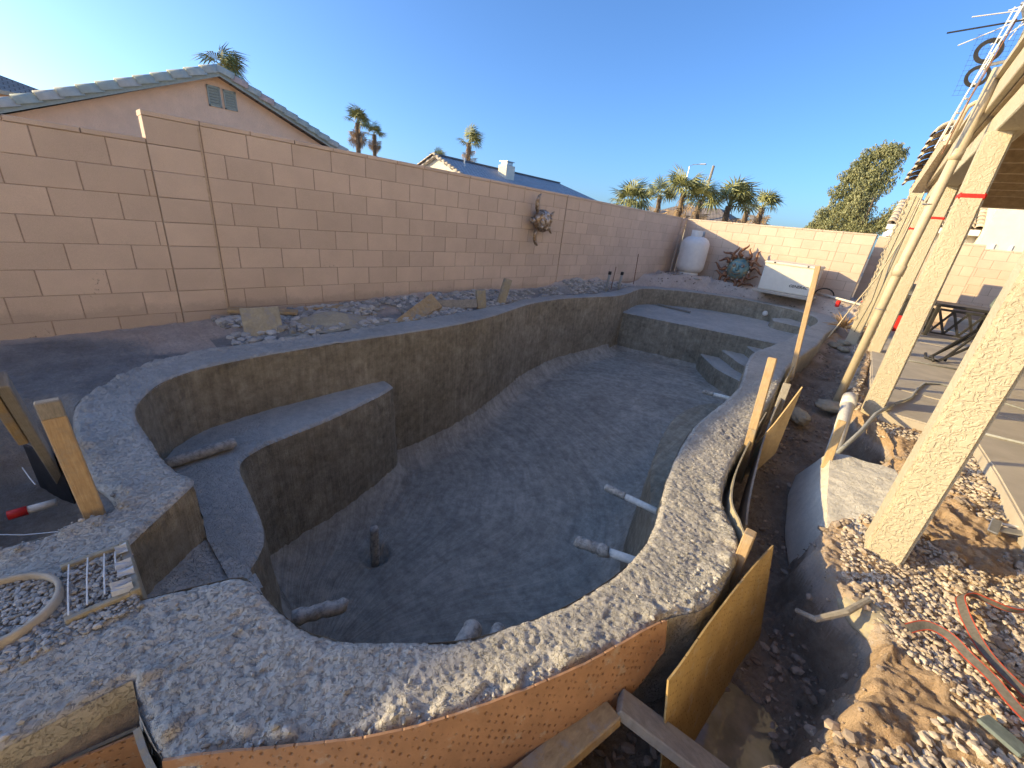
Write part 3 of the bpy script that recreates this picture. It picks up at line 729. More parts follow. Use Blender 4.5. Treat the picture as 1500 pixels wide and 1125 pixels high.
def louvre(y0, y1, z0, z1, skew):
    fr = MB()
    def P(y, z): return (y, z+(y-y0)*skew)
    for (a, b, c, dd) in ((y0,y1,z0,z0+.03),(y0,y1,z1-.03,z1),(y0,y0+.03,z0,z1),(y1-.03,y1,z0,z1)):
        fr.box((ax-.30, a, c), (ax-.255, b, dd))
    fo = rel(fr.build('vent', MAT['ventgrey'], gh), gh)
    sm = MB().bbox((-.012, -(y1-y0)/2+.03, -.032), (.012, (y1-y0)/2-.03, .032), .004).mesh('slat'); sm.materials.append(MAT['ventgrey'])
    for i in range(7):
        o = bpy.data.objects.new('slat', sm); C.objects.link(o); o.parent = fo
        o.matrix_local = Matrix.Translation((ax-.275, (y0+y1)/2, z0+.06+i*(z1-z0-.1)/6)) @ Matrix.Rotation(R(35), 4, 'Y')
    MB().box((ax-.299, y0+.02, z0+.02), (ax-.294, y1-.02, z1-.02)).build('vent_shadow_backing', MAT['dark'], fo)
louvre(3.93, 4.25, 3.38, 3.90, 0); louvre(4.33, 4.65, 3.38, 3.88, 0)

# house far left behind the gable
hl = thing('tile_roof_house', 'distant house corner with grey brown tile roof at the left edge behind the salmon gable', 'house', (-36, -2, -.06))
rel(MB().box((-44, -9, -.06), (-34.6, 1.6, 4.35)).build('wall', MAT['stucco_pink'], hl), hl)
rel(uv_quad('roof', [(-33.8, -10, 4.35), (-33.8, 2.4, 4.35), (-38.5, -2.2, 6.0), (-38.5, -7, 6.0)], MAT['roof_brown'], hl), hl)
rel(uv_quad('roof', [(-33.8, 2.4, 4.35), (-45, 2.4, 4.35), (-42, -2.2, 6.0), (-38.5, -2.2, 6.0)], MAT['roof_brown'], hl), hl)
rel(MB().bbox((-33.85, -10, 4.18), (-33.78, 2.4, 4.36), .01).build('fascia', MAT['trim'], hl), hl)

# house with long grey tile roof
h2 = thing('grey_roof_house', 'house with a long grey tiled roof and a pale gable end beyond the block wall', 'house', (-28, 28, -.06))
rx, rz_, y0, y1 = -28.0, 5.0, 20.6, 36.2
rel(MB().box((-33.2, y0+.35, -.06), (-22.8, y1+1.5, 2.75)).build('wall', MAT['stucco_white'], h2), h2)
rel(MB().add([(-33.2,y0+.35,2.75),(-22.8,y0+.35,2.75),(rx,y0+.35,rz_-.12),(-33.2,y0+.5,2.75),(-22.8,y0+.5,2.75),(rx,y0+.5,rz_-.12)], [(0,1,2),(5,4,3),(0,3,4,1),(1,4,5,2),(2,5,3,0)]).build('gable', MAT['stucco_white'], h2), h2)
rel(uv_quad('roof', [(-22, y0, 2.62), (-22, y1+6, 2.62), (rx, y1, rz_), (rx, y0, rz_)], MAT['roof_grey'], h2), h2)
rel(uv_quad('roof', [(-34, y1+6, 2.62), (-34, y0, 2.62), (rx, y0, rz_), (rx, y1, rz_)], MAT['roof_grey'], h2), h2)
rel(MB().add([(-22,y1+6,2.62),(-34,y1+6,2.62),(rx,y1,rz_)], [(0,1,2)]).build('roof', MAT['roof_grey'], h2), h2)
rake_tiles(h2, (-22, y0, 2.66), (rx, y0, rz_+.04), 16, MAT['cream_tile'], .15, (0,1,0))
rake_tiles(h2, (-34, y0, 2.66), (rx, y0, rz_+.04), 16, MAT['cream_tile'], .15, (0,1,0))
rt = MB()
for i in range(46): rt.box((rx-.12, y0+i*.34, rz_), (rx+.12, y0+i*.34+.31, rz_+.11))
o = rel(rt.build('ridge_tiles', MAT['roof_grey'], h2), h2); o['kind'] = 'stuff'
ch = rel(MB().bbox((-26.9, 26.3, 3.6), (-25.9, 27.3, 5.2), .03).build('chimney', MAT['stucco_white'], h2), h2)
MB().bbox((-26.75, 26.45, 5.2), (-26.05, 27.15, 5.45), .03).bbox((-26.85,26.35,5.45),(-25.95,27.25,5.51),.01).build('chimney_cap', MAT['steel'], ch)
rel(MB().tube([(-26.8,22.6,4.2),(-26.8,22.6,5.1)], .06, 8).build('vent_pipe', MAT['steel'], h2), h2)

# house peeking behind palms
h3 = thing('brown_roof_house', 'low house with a brown hipped roof behind the palm row', 'house', (-18, 49, -.06))
rel(MB().box((-23, 46.5, -.06), (-14.2, 54, 2.9)).build('wall', MAT['stucco_white'], h3), h3)
rel(uv_quad('roof', [(-24, 45.8, 2.9), (-13.2, 45.8, 2.9), (-16.2, 49.5, 4.5), (-21, 49.5, 4.5)], MAT['roof_brown'], h3), h3)
rel(uv_quad('roof', [(-13.2, 45.8, 2.9), (-13.2, 54, 2.9), (-16.2, 50.5, 4.5), (-16.2, 49.5, 4.5)], MAT['roof_brown'], h3), h3)

# white neighbour house seen under the patio roof
h4 = thing('white_house', 'white stucco house with cream barrel tile roof seen under the patio roof', 'house', (3, 23, -.06))
rel(MB().box((1.7, 22.0, -.06), (6.5, 29, 5.2)).box((-.6, 24.0, -.06), (1.7, 29, 2.45)).build('wall', MAT['stucco_white'], h4), h4)
rel(MB().bbox((-1.0, 23.35, 2.42), (1.68, 23.5, 2.62), .01).build('fascia', MAT['white_paint'], h4), h4)
for i in range(10): rake_tiles(h4, (-.9+i*.28, 23.35, 2.66), (-.9+i*.28, 26.2, 3.75), 7, MAT['cream_tile'], .13, (1,0,0))
rel(uv_quad('roof', [(-1.0, 23.4, 2.62), (1.7, 23.4, 2.62), (1.7, 26.4, 3.76), (-1.0, 26.4, 3.76)], MAT['roof_brown'], h4), h4)
for i in range(4): rake_tiles(h4, (2.9+i*.28, 21.6, 2.75), (2.9+i*.28, 23.2, 3.5), 4, MAT['cream_tile'], .13, (1,0,0))
w4 = rel(MB().bbox((2.0, 21.96, 1.5), (2.08, 22.01, 2.15), .005).bbox((2.42,21.96,1.5),(2.5,22.01,2.15),.005).build('window_frame', MAT['white_paint'], h4), h4)

# ------------------------------------------------------------------ palms, tree, poles beyond the wall
def frond_mesh(name, mat, L=1.0, n=15, droop=.25, fan=True, spread=115):
    b = MB(); b.tube([(0,0,0),(0,L*.5,.03*L)], (.018*L,.010*L), 4, cap=False)
    for i in range(n):
        a = R(-spread+2*spread*i/(n-1)); l = L*(.62-.16*abs(a)/R(spread))*random.uniform(.88,1.08)
        bx, by = 0, L*.48; dx, dy = math.sin(a), math.cos(a); w = .030*L; q = random.uniform(.5,1.4)*droop
        p0 = (bx, by, .03*L); p1 = (bx+dx*l*.55-dy*w, by+dy*l*.55+dx*w, .05*L); p2 = (bx+dx*l*.55+dy*w, by+dy*l*.55-dx*w, .05*L)
        p3 = (bx+dx*l, by+dy*l, .03*L-q*l*.6)
        b.add([p0,p1,p2,p3], [(0,2,1),(1,2,3)])
    me = b.mesh(name); me.materials.append(mat); return me
FR = [frond_mesh('frond', MAT['palm_green'], 1.0, 15, q) for q in (.35,.6,.9)]
DF = [frond_mesh('dead_frond', MAT['palm_dead'], .8, 9, q, spread=70) for q in (.3,.6)]
def palm(label, x, y, ztop, h_trunk, rt, crown, nf, nd, wind=(.6,.15), zbase=-.06):
    t = thing('palm_tree', label, 'palm tree', (x, y, zbase), group='palms beyond the wall')
    H = ztop-crown*.55-zbase
    pts = [(0.10*math.sin(i*.7)*0.5, 0, H*i/7) for i in range(8)]
    b = MB(); b.tube(pts, [rt*(1.15-.3*i/7) for i in range(8)], 9)
    for k in range(int(min(H, h_trunk)/.14)):                      # leaf-base rings
        z = H-k*.14
        for j in range(7):
            a = j*6.283/7+k*.4; r = rt*.95
            b.add([(r*math.cos(a-.3),r*math.sin(a-.3),z-.12),(r*math.cos(a+.3),r*math.sin(a+.3),z-.12),(r*1.35*math.cos(a),r*1.35*math.sin(a),z+.05)], [(0,1,2)])
    b.build('trunk', MAT['palm_trunk'], t)
    top = Vector((pts[-1][0], 0, H))
    for i in range(nf):
        az = i*2.399+random.uniform(-.2,.2); el = R(random.uniform(-15, 78)*(1-.0*i))
        o = bpy.data.objects.new('frond', FR[i % 3]); C.objects.link(o); o.parent = t
        dvec = Vector((math.cos(az)*math.cos(el)+1.5*wind[0]*random.uniform(.5,1), math.sin(az)*math.cos(el)+wind[1], math.sin(el)*.95)).normalized()
        q = dvec.to_track_quat('Y', 'Z'); s = crown*random.uniform(.85,1.1)
        o.matrix_local = Matrix.Translation(top) @ q.to_matrix().to_4x4() @ Matrix.Diagonal((s,s,s,1)) @ Matrix.Rotation(random.uniform(-.5,.5), 4, 'Y')
    for i in range(nd):
        az = i*2.399; o = bpy.data.objects.new('dead_frond', DF[i % 2]); C.objects.link(o); o.parent = t
        dvec = Vector((math.cos(az)*.35+wind[0]*.2, math.sin(az)*.35, -1)).normalized(); s = crown*random.uniform(.8,1.1)
        o.matrix_local = Matrix.Translation(top+Vector((math.cos(az)*rt, math.sin(az)*rt, -random.uniform(0,.7)*crown))) @ dvec.to_track_quat('Y','X').to_matrix().to_4x4() @ Matrix.Diagonal((s,s,s,1))
    return t
palm('windblown palm top showing over the salmon gable ridge', -34.3, 9.2, 8.7, 2, .25, 1.7, 24, 0, (.0,.7))
palm('tall palm with brown dead skirt, taller of the pair right of the salmon gable', -48.9, 25.6, 10.2, 3, .25, 1.9, 22, 22, (.15,.3))
palm('smaller shaggy palm close to the right of the taller skirted palm', -48.7, 27.5, 9.2, 3, .22, 1.4, 14, 20, (.15,.3))
palm('single palm rising over the grey tiled roof ridge', -37.6, 32.2, 9.1, 3, .25, 1.8, 20, 10, (.1,.5))
palm('low palm tip just above the grey roof gable', -40.0, 29.9, 7.0, 3, .25, 1.2, 12, 0, (.1,.5))
palm('broad bushy fan palm at the left end of the palm row behind the wall', -18.4, 33.8, 4.6, 1, .25, 2.1, 26, 0, (.2,.1))
palm('second palm in the row, narrow crown over a thin trunk', -15.6, 33.3, 4.9, 2, .17, 1.5, 18, 6, (.2,.1))
palm('tallest palm of the row with a shaggy trunk below the utility pole', -13.5, 32.6, 5.3, 2, .2, 1.9, 22, 6, (.25,.1))
palm('palm just right of the tallest one in the row, leaning crown', -12.1, 32.4, 4.7, 2, .2, 1.7, 20, 6, (.35,.1))
palm('wide windswept palm with thick trunk near the right of the row', -10.8, 34.8, 4.9, 2, .22, 2.1, 24, 4, (.45,.1))
palm('short dead topped palm trunk with few drooping fronds', -11.0, 40.5, 4.4, 3, .24, .9, 3, 8, (.3,.1))
palm('rightmost small palm of the row with a brown skirt', -10.4, 42.4, 5.2, 3, .22, 1.6, 18, 16, (.3,.1))

def build_tree():
    t = thing('evergreen_tree', 'big windblown olive green tree rising behind the far block wall', 'tree', (-2.5, 30, -.06))
    tr = MB(); tr.tube([(0,0,0),(.05,0,1.4),(-.1,.1,2.6),(0,0,4.2),(.1,0,5.6)], (.24,.2,.16,.11,.04), 9)
    limbs = []
    for (a, b_) in (((-.05,0,1.6),(-1.4,.2,3.2)), ((0,0,2.2),(1.2,0,3.6)), ((0,0,2.8),(-.8,.1,5.0)), ((0,0,3.6),(.3,0,6.4)), ((0,0,1.9),(1.5,.2,4.2)), ((0,0,2.4),(.3,-.7,4.2)), ((0,0,2.4),(-.5,.8,4.0))):
        a = Vector(a); b_ = Vector(b_); m_ = (a+b_)/2+Vector((random.uniform(-.15,.15),0,.15)); tr.tube([a,m_,b_], (.09,.06,.025), 6); limbs.append((m_,b_))
    tr.build('trunk', MAT['bark'], t)
    clumps = [((-.45,0,3.4),1.05,1.3),((-.3,0,4.6),.9,1.2),((.1,0,5.7),.75,.95),((-.25,0,6.35),.45,.5),((-1.35,.1,2.9),.75,.9),((-1.85,.1,2.7),.45,.7),((.55,0,6.2),.42,.5),((.3,.1,4.9),.55,.8),
              ((1.3,.1,3.5),.55,.65),((1.7,.2,4.0),.4,.4),((.8,.1,2.9),.6,.6),((-.9,.2,4.0),.6,.8),((0,.1,2.6),1.0,.7),((-1.6,.1,3.4),.42,.5),((-2.1,0,2.5),.35,.5),((-.75,0,5.6),.4,.5),((1.45,.1,3.0),.5,.5),((-.7,0,6.1),.5,.6),((.2,0,6.5),.5,.4),((-1.1,0,5.4),.5,.65),((-1.35,0,4.5),.5,.7),((-.6,0,5.2),.7,.8),((-1.0,0,5.2),.35,.4)]
    V = []; F = []
    for (c, rx_, rz2) in clumps:
        n = int(5200*rx_*rx_*rz2/1.0)+620
        for i in range(n):
            dv = Vector(rng.normal(size=3)).normalized(); k = random.random()**.4
            g = .90+.45*math.sin(dv.x*5+c[0]*3)*math.sin(dv.z*4+c[2])
            p = Vector(c)+Vector((dv.x*rx_*k*g, dv.y*rx_*.9*k*g, dv.z*rz2*k*g))+Vector((.10,0,0))*dv.z
            s = random.uniform(.035,.095); ax1 = Vector(rng.normal(size=3)).normalized(); ax2 = (ax1.cross(Vector((.3,.1,-1)))).normalized()
            ax1 = (ax1*.6+Vector((.25,0,-.8))).normalized()
            n0 = len(V); V += [tuple(p-ax2*s*.35), tuple(p+ax1*s), tuple(p+ax2*s*.35), tuple(p-ax1*s*.6)]; F.append((n0,n0+1,n0+2,n0+3))
    link('crown', np_mesh('crown', V, F, smooth=False), MAT['leaf'], t)
build_tree()
up_ = thing('utility_pole', 'leaning wooden utility pole top above the palm row', 'utility pole', (-17, 45.5, -.06))
MB().tube([(0,0,0),(.35,.2,8.1)], (.16,.13), 8).build('pole', MAT['lumber_grey'], up_)
slp = thing('street_light', 'thin street light arm against the sky left of the utility pole', 'street light', (-18.9, 45.4, -.06))
MB().tube([(0,0,0),(0,0,8.0),(.3,0,8.15),(1.3,0,8.2)], (.05,.04,.03,.03), 6).build('pole', MAT['steel'], slp)
MB().bbox((1.0,-.1,8.14),(1.6,.1,8.24),.03).build('lamp_head', MAT['steel'], slp)
rv = thing('camper', 'white camper body with dark window visible past the end of the far wall', 'camper', (-.8, 30, -.06))
MB().bbox((-.45,-1.2,.5),(1.2,1.2,2.85),.25).build('body', MAT['white_paint'], rv)
MB().bbox((-.3,-1.22,2.1),(.15,-1.18,2.45),.05).bbox((.35,-1.22,1.9),(.7,-1.18,2.3),.05).build('window', MAT['glass'], rv)
MB().bbox((-.2,-1.0,2.85),(.7,.2,3.05),.08).build('roof_unit', MAT['white_paint'], rv)
for x_ in (-.1,.8): MB().tube([(x_,-1.2,.33),(x_,-.95,.33)], .33, 14).build('wheel', MAT['black_rubber'], rv)
#PART2
# ================================================================== PART 2: patio, house, things
def at_uv(me): return me
# ------------------------------------------------------------------ patio slabs
patio = tag(bpy.data.objects.new('patio', None), kind='structure'); C.objects.link(patio)
patio['label'] = 'tan concrete patio floor'
def poly_slab(P, z0, z1, b=.012, name='slab'):
    bm = bmesh.new(); vs = [bm.verts.new((x, y, z0)) for x, y in P]; f = bm.faces.new(vs)
    r = bmesh.ops.extrude_face_region(bm, geom=[f])
    for v in r['geom']:
        if isinstance(v, bmesh.types.BMVert): v.co.z = z1
    bmesh.ops.recalc_face_normals(bm, faces=list(bm.faces))
    te = [e for e in bm.edges if all(v.co.z > z1-1e-5 for v in e.verts)]
    bmesh.ops.bevel(bm, geom=te, offset=b, segments=2, affect='EDGES')
    return MB().bm(bm).build(name, MAT['slab'], patio)
g_ = .006
poly_slab([(.30,4.76),(.88,4.76),(.93,4.0),(.96,3.2),(1.02,1.5),(1.05,-2.8),(3.6,-2.8),(3.6,5.78),(.18,5.78)], -.16, .0)
poly_slab([(.18,5.78+g_),(3.6,5.78+g_),(3.6,7.62),(.09,7.62)], -.16, .003)
poly_slab([(.09,7.62+g_),(3.6,7.62+g_),(3.6,9.9),(-.02,9.9)], -.16, -.002)
poly_slab([(-.02,9.9+g_),(3.6,9.9+g_),(3.6,12.6),(-.1,12.6)], -.16, .001)
# ------------------------------------------------------------------ house beside the patio (upper storey added to bounce sunlight) and its cover
house = thing('house', 'pale stucco house wall right of the patio, unseen upper storey added to bounce sunlight', 'house', (3.7, 3, 0))
rel(MB().box((3.7, -12, -.1), (10, 11.2, 5.5)).build('wall', MAT['stucco_white'], house), house)
rel(uv_quad('roof', [(3.2, -7.4, 5.5), (3.2, 11.4, 5.5), (7.5, 11.4, 6.9), (7.5, -7.4, 6.9)], MAT['roof_brown'], house), house)
wf = rel(MB().bbox((3.66, 5.0, .9), (3.71, 6.9, 2.1), .01).build('window', MAT['white_paint'], house), house)
MB().bbox((3.645, 5.08, .98), (3.665, 5.92, 2.02), .004).bbox((3.645, 5.98, .98), (3.665, 6.82, 2.02), .004).build('pane', MAT['glass'], wf)
wf.children[0].matrix_parent_inverse = wf.matrix_world.inverted() if False else Matrix.Translation((-3.7,-3,0)) @ Matrix.Identity(4)
wf.children[0].matrix_parent_inverse = Matrix.Identity(4)
cover = thing('patio_cover', 'cream stucco patio cover on square posts with brown boarded ceiling', 'patio cover', (.40, 0, 0), R(2.75))
def post(name, lx, y, z0, z1, lean=0.0, w=.15):
    b = MB(); bm = bmesh.new(); bmesh.ops.create_cube(bm, size=1)
    for v in bm.verts:
        top = v.co.z > 0
        v.co = Vector((lx+v.co.x*w+(lean if top else 0), y+v.co.y*w, z1 if top else z0))
    bmesh.ops.bevel(bm, geom=[e for e in bm.edges if abs(e.verts[0].co.z-e.verts[1].co.z) > .5], offset=.014, segments=2, affect='EDGES')
    b.bm(bm); return b.build(name, MAT['stucco'], cover)
p1 = post('post', .12, 2.50, -.35, 2.2); p2 = post('post', .085, 4.93, -.25, 2.2, -.05); p3 = post('post', .10, 7.95, -.1, 2.2); p4 = post('post', .03, 10.1, -.1, 2.2); 
p5 = post('stucco_column', -.16, 9.3, -.2, 2.25, w=.17)
for q, lx, y, z, ww in ((p2, .085-.04, 4.93, 1.77, .156), (p3, .10, 7.95, 1.82, .156), (p4, .03, 10.1, 1.79, .156)):
    MB().bbox((lx-ww/2, y-ww/2, z-.024), (lx+ww/2, y+ww/2, z+.024), .012).build('tape_band', MAT['red'], q)
MB().bbox((.0, -2.5, 2.2), (.16, 10.4, 2.41), .008).build('beam', MAT['stucco'], cover)
MB().bbox((-.07, -2.5, 2.44), (-.025, 10.5, 2.66), .006).build('fascia', MAT['trim'], cover)
MB().box((-.025, -2.5, 2.425), (3.3, 10.5, 2.445)).build('ceiling', MAT['soffit'], cover)
MB().bbox((.17, 10.3, 2.20), (3.2, 10.44, 2.42), .008).build('end_beam', MAT['soffit'], cover)
MB().box((-.10, -2.6, 2.67), (3.3, 10.6, 2.73)).build('roof_deck', MAT['trim'], cover)
for i in range(17): MB().bbox((.165, -1.8+i*.72, 2.30), (3.2, -1.755+i*.72, 2.424), .004).build('joist', MAT['soffit'], cover)
tt = thing('roof_corner', 'stacked cream barrel tiles rising along the far corner of the patio roof', 'roof tiles', (-.4, 10.2, 2.5))
rake_tiles(tt, (-.31, 10.5, 2.46), (-.10, 7.9, 2.80), 9, MAT['cream_tile'], .17, (1,.08,0), .0, .05)
rel(uv_quad('roof_slope', [(-.36, 10.6, 2.45), (-.16, 7.85, 2.76), (2.2, 7.85, 3.5), (2.2, 10.6, 3.3)], MAT['cream_tile'], tt), tt)
# drip chain of cable loops clipped to the stucco column
dc = thing('cable_bundle', 'looped cream cable bundle clipped down the leftmost stucco column', 'cables', (.4-.045*9.2-.26, 9.2, 0))
pts = []
for i in range(120):
    z = 2.2-i*.0165; pts.append((.013*math.sin(i*1.05+.6*math.sin(i*.31))-.02+.012*math.sin(i*.11), -.02+.008*math.cos(i*1.05), z))
MB().tube(pts, .006, 5).build('cable_coil', MAT['trim'], dc)
MB().tube([(.08,-.05,2.2),(.06,-.06,1.2),(.10,-.07,.6),(.05,-.08,.05)], .006, 5).build('cable', MAT['dark'], dc)
# ------------------------------------------------------------------ riser pipe, mast, antenna
rp = thing('riser_pipe', 'thick cream painted riser pipe leaning up from the trench to the patio roof', 'pipe', (-.03, 5.42, -.30))
MB().tube([(0,0,0),(.025,0,1.5),(.07,0,3.05)], .038, 14).build('pipe', MAT['pipe_cream'], rp, True)
MB().tube([(.0235,0,1.42),(.0255,0,1.52)], .045, 14).build('coupling', MAT['pipe_cream'], rp, True); MB().tube([(.049,0,2.4),(.052,0,2.48)], .046, 14).build('coupling', MAT['pipe_cream'], rp, True)
for z in (1.1, 2.05): MB().tube([(.018+.043*math.cos(a), .043*math.sin(a), z) for a in np.linspace(0, 6.283, 17)[:-1]], .004, 5, closed=True).build('hose_clamp', MAT['steel'], rp)
ms = thing('antenna_mast', 'grey steel mast pole rising past the patio roof edge', 'mast', (.11, 6.0, 2.75))
MB().tube([(0,0,-.0),(.0,.0,.25)], .042, 12).build('mast_base', MAT['pipe_cream'], ms, True)
MB().tube([(0,0,.2),(.0,.0,1.6)], .030, 12).build('pole', MAT['conduit'], ms, True)
for k in range(3): MB().tube([(.05*math.cos(a)+.01*k, .05*math.sin(a), .16+.03*k+.012*math.sin(a+k)) for a in np.linspace(0,6.283,15)[:-1]], .005, 5, closed=True).build('wire_coil', MAT['trim'], ms)
an = thing('tv_antenna', 'figure eight loop antenna with wire grid on a thin boom above the roof', 'antenna', (-.07, 5.6, 2.74)); an.scale = (.8,.8,.8)
def flat_ring(c, r0, r1, mat, name, tilt=.25):
    b = MB(); n = 28; v = []; f = []
    for k in range(n):
        a = 2*math.pi*k/n
        for rr in (r0, r1):
            for dy in (-.008, .008): v.append((c[0]+rr*math.cos(a), c[1]+dy+tilt*rr*math.cos(a), c[2]+rr*math.sin(a)))
    for k in range(n):
        a = k*4; b_ = ((k+1) % n)*4
        f += [(a, a+2, b_+2, b_), (a+1, b_+1, b_+3, a+3), (a, b_, b_+1, a+1), (a+2, a+3, b_+3, b_+2)]
    return b.add(v, f).build(name, mat, an)
flat_ring((0,0,.02), .066, .098, MAT['dark'], 'loop'); flat_ring((.0,0,.235), .072, .108, MAT['dark'], 'loop')
gb = MB()
for i in range(9): gb.tube([(-.13+i*.04, .09, -.12), (-.13+i*.04, .09, .42)], .0012, 4)
for i in range(13): gb.tube([(-.14, .09, -.12+i*.045), (.20, .09, -.12+i*.045)], .0012, 4)
gb.build('reflector_grid', MAT['dark'], an)
MB().bar((.05,.03,.12), (.19,.10,.16), .02, .03).build('mount_arm', MAT['steel'], an)
ya = thing('yagi_antenna', 'spiky rod antenna with pale and dark arms at the top right corner', 'antenna', (.02, 5.6, 3.12))
MB().bar((-.02,-.3,0), (.06,.5,.12), .018, .018).build('boom', MAT['steel'], ya)
MB().tube([(-.40,-.05,-.04),(.14,.02,.0)], .006, 6).build('rod', MAT['dark'], ya)
for (a, b_) in (((-.28,-.1,.03),(.2,.0,.05)), ((-.30,.05,-.11),(.12,.08,.06)), ((-.10,.2,-.09),(.16,.2,.12)), ((-.08,-.2,.0),(.16,-.2,.05)), ((.0,.1,-.1),(.10,.1,.26))):
    MB().tube([a, b_], .0045, 6).build('rod', MAT['white_paint'], ya)
sb = thing('strut_bar', 'slotted white strut bar with cables running up past the roof edge', 'strut', (-.10, 5.3, 2.22))
for i in range(9):
    a = Vector((.0+.0075*i*1.25, 0, i*.098)); d_ = Vector((.0095,0,.098))
    MB().bar(a-Vector((.014,0,0)), a+d_-Vector((.014,0,0)), .008, .012, .001).bar(a+Vector((.014,0,0)), a+d_+Vector((.014,0,0)), .008, .012, .001).bar(a+Vector((-.014,0,.01)), a+Vector((.014,0,.01)), .02, .010, .001).build('strut_segment', MAT['white_paint'], sb)
MB().tube([(-.03,-.02,-.05),(.02,-.03,.35),(.10,-.02,.8),(.13,-.01,1.0)], .006, 6).build('cable', MAT['string'], sb)
MB().tube([(.03,-.03,-.1),(.05,-.03,.3),(.11,-.01,.8)], .005, 6).build('cable', MAT['rust'], sb)
vp = thing('vent_elbow', 'cream elbow vent pipe bending out at the patio roof edge', 'pipe', (.0, 6.1, 2.5))
MB().tube([(-.06,0,-.12),(-.055,0,.10),(-.045,.0,.15),(-.01,0,.18),(.03,.0,.185),(.12,0,.18)], .020, 10).build('pipe', MAT['pipe_cream'], vp, True)
gw = thing('guy_cable', 'slack pale cable hanging from the roof edge down to the ground', 'cable', (-.12, 8.6, 2.2))
MB().tube([(.0,0,0),(-.01,.0,-.6),(-.10,.0,-1.2),(-.26,.05,-1.75),(-.32,.05,-2.0),(-.40,.0,-2.3)], .010, 6).build('cable', MAT['trim'], gw)

# ------------------------------------------------------------------ form boards, stakes
def wall_panel(label, cat, P, ztop, zbot, mat, thick=.006, name='form_board', group=None, jag=.004, rag=.0, lean=0.0, nz=10):
    """bent sheet standing along the polyline P; ztop, zbot per point"""
    P = np.asarray(P, float); S = smooth_poly(P, .02, closed=False); n = len(S)
    q = np.linspace(0, 1, n); qp = np.concatenate([[0], np.cumsum(np.linalg.norm(np.diff(P, axis=0), axis=1))]); qp /= qp[-1]
    s = np.concatenate([[0], np.cumsum(np.linalg.norm(np.diff(S, axis=0), axis=1))]); q = s/s[-1]
    zt = np.interp(q, qp, np.broadcast_to(ztop, len(P))); zb = np.interp(q, qp, np.broadcast_to(zbot, len(P)))
    zt = zt+jag*fbm(s*40, s*0, 3, 5)+rag*fbm(s*6, s*0, 2, 9)
    t = np.gradient(S, axis=0); nn = np.stack([t[:,1], -t[:,0]], 1); nn /= np.linalg.norm(nn, axis=1)[:,None]+1e-9
    V = []; UV = []
    for side in (0, 1):
        for k in range(nz+1):
            z = zt+(zb-zt)*k/nz; o = (thick*(side-.5))+lean*(zt-z)/max(1e-6, float(np.max(zt-zb)))
            V.append(np.stack([S[:,0]+nn[:,0]*o, S[:,1]+nn[:,1]*o, z], 1)); UV.append(np.stack([s, z], 1))
    V = np.vstack(V); UV = np.vstack(UV); F = []
    i = np.arange(n-1)
    for k in range(nz):
        a = k*n+i; F.append(np.stack([a, a+1, a+n+1, a+n], 1)); b = (nz+1+k)*n+i; F.append(np.stack([b, b+n, b+n+1, b+1], 1))
    o = (nz+1)*n
    F.append(np.stack([i, i+o, i+o+1, i+1], 1)); k = nz*n; F.append(np.stack([k+i, k+i+1, k+i+o+1, k+i+o], 1))
    for e in (0, n-1):
        a = np.arange(nz)*n+e; F.append(np.stack([a, a+n, a+n+o, a+o], 1))
    ob = link(name, np_mesh(name, V, np.vstack(F), UV, False), mat)
    return tag(ob, label, cat, group)
wall_panel('curved brown dimpled form board along the near rim with crumbly top edge', 'form board',
           [(-.86,-.085),(-.80,.0),(-.58,.275),(-.45,.50),(-.315,.80),(-.215,1.10),(-.185,1.17)], [.012,.012,.014,.014,.016,.02,.02], [-.46,-.46,-.44,-.40,-.30,-.15,-.09], MAT['dimple'], jag=.004, lean=.13)
wall_panel('pointed ochre dimpled form board standing in the trench right of the near rim', 'form board',
           [(-.10,1.0),(-.09,1.10),(-.075,1.32),(-.04,1.68),(-.005,1.94)], [-.01,.0,.0,.0,.0], [-.55,-.55,-.55,-.52,-.50], MAT['dimple2'], jag=.003, lean=.11)
wall_panel('brown dimpled form board in the bottom left corner below the skimmer arm', 'form board',
           [(-1.13,-.42),(-1.112,-.285),(-1.06,-.125)], [-.12,-.12,-.115], -.5, MAT['dimple'], jag=.003)
wall_panel('thin grey board edge beside the bottom left brown form board', 'form board',
           [(-1.138,-.42),(-1.125,-.27),(-1.09,-.13)], [-.14,-.135,-.13], -.5, MAT['bender'], thick=.010, jag=.002)
wall_panel('cement smeared board end between the two brown dimpled forms at bottom left', 'form board',
           [(-1.0,-.12),(-.93,-.115),(-.87,-.105)], [-.02,-.03,-.03], -.5, MAT['bender'], thick=.014, jag=.006)
wall_panel('curved bender board with cement edge along the right rim by the stake', 'form board',
           [(-.10,1.86),(-.165,1.98),(-.24,2.12),(-.30,2.40),(-.34,2.75),(-.375,3.2),(-.40,3.6)], [.015,.018,.018,.018,.02,.03,.03], [-.30,-.30,-.30,-.28,-.26,-.22,-.2], MAT['bender'], thick=.008)
wall_panel('second bent strip board set outside the bender board by the right rim', 'form board',
           [(-.14,2.12),(-.19,2.35),(-.25,2.75),(-.31,3.2),(-.36,3.7),(-.40,4.3)], [-.08,-.04,-.03,-.02,.04,.06], [-.42,-.40,-.38,-.34,-.30,-.26], MAT['lumber_grey'], thick=.010)
wall_panel('tan hardboard sheet standing on edge in the trench with torn top corner', 'form board',
           [(-.345,3.22),(-.29,3.26),(-.225,3.33)], [-.11,.08,.37], [-.40,-.32,-.16], MAT['ply'], thick=.010, rag=.03)
wall_panel('small dark hardboard scrap leaning near the far stake by the right rim', 'form board',
           [(-.47,4.75),(-.49,5.05),(-.50,5.3)], [.03,.07,.06], [-.25,-.25,-.25], MAT['bender'], thick=.008, rag=.01)
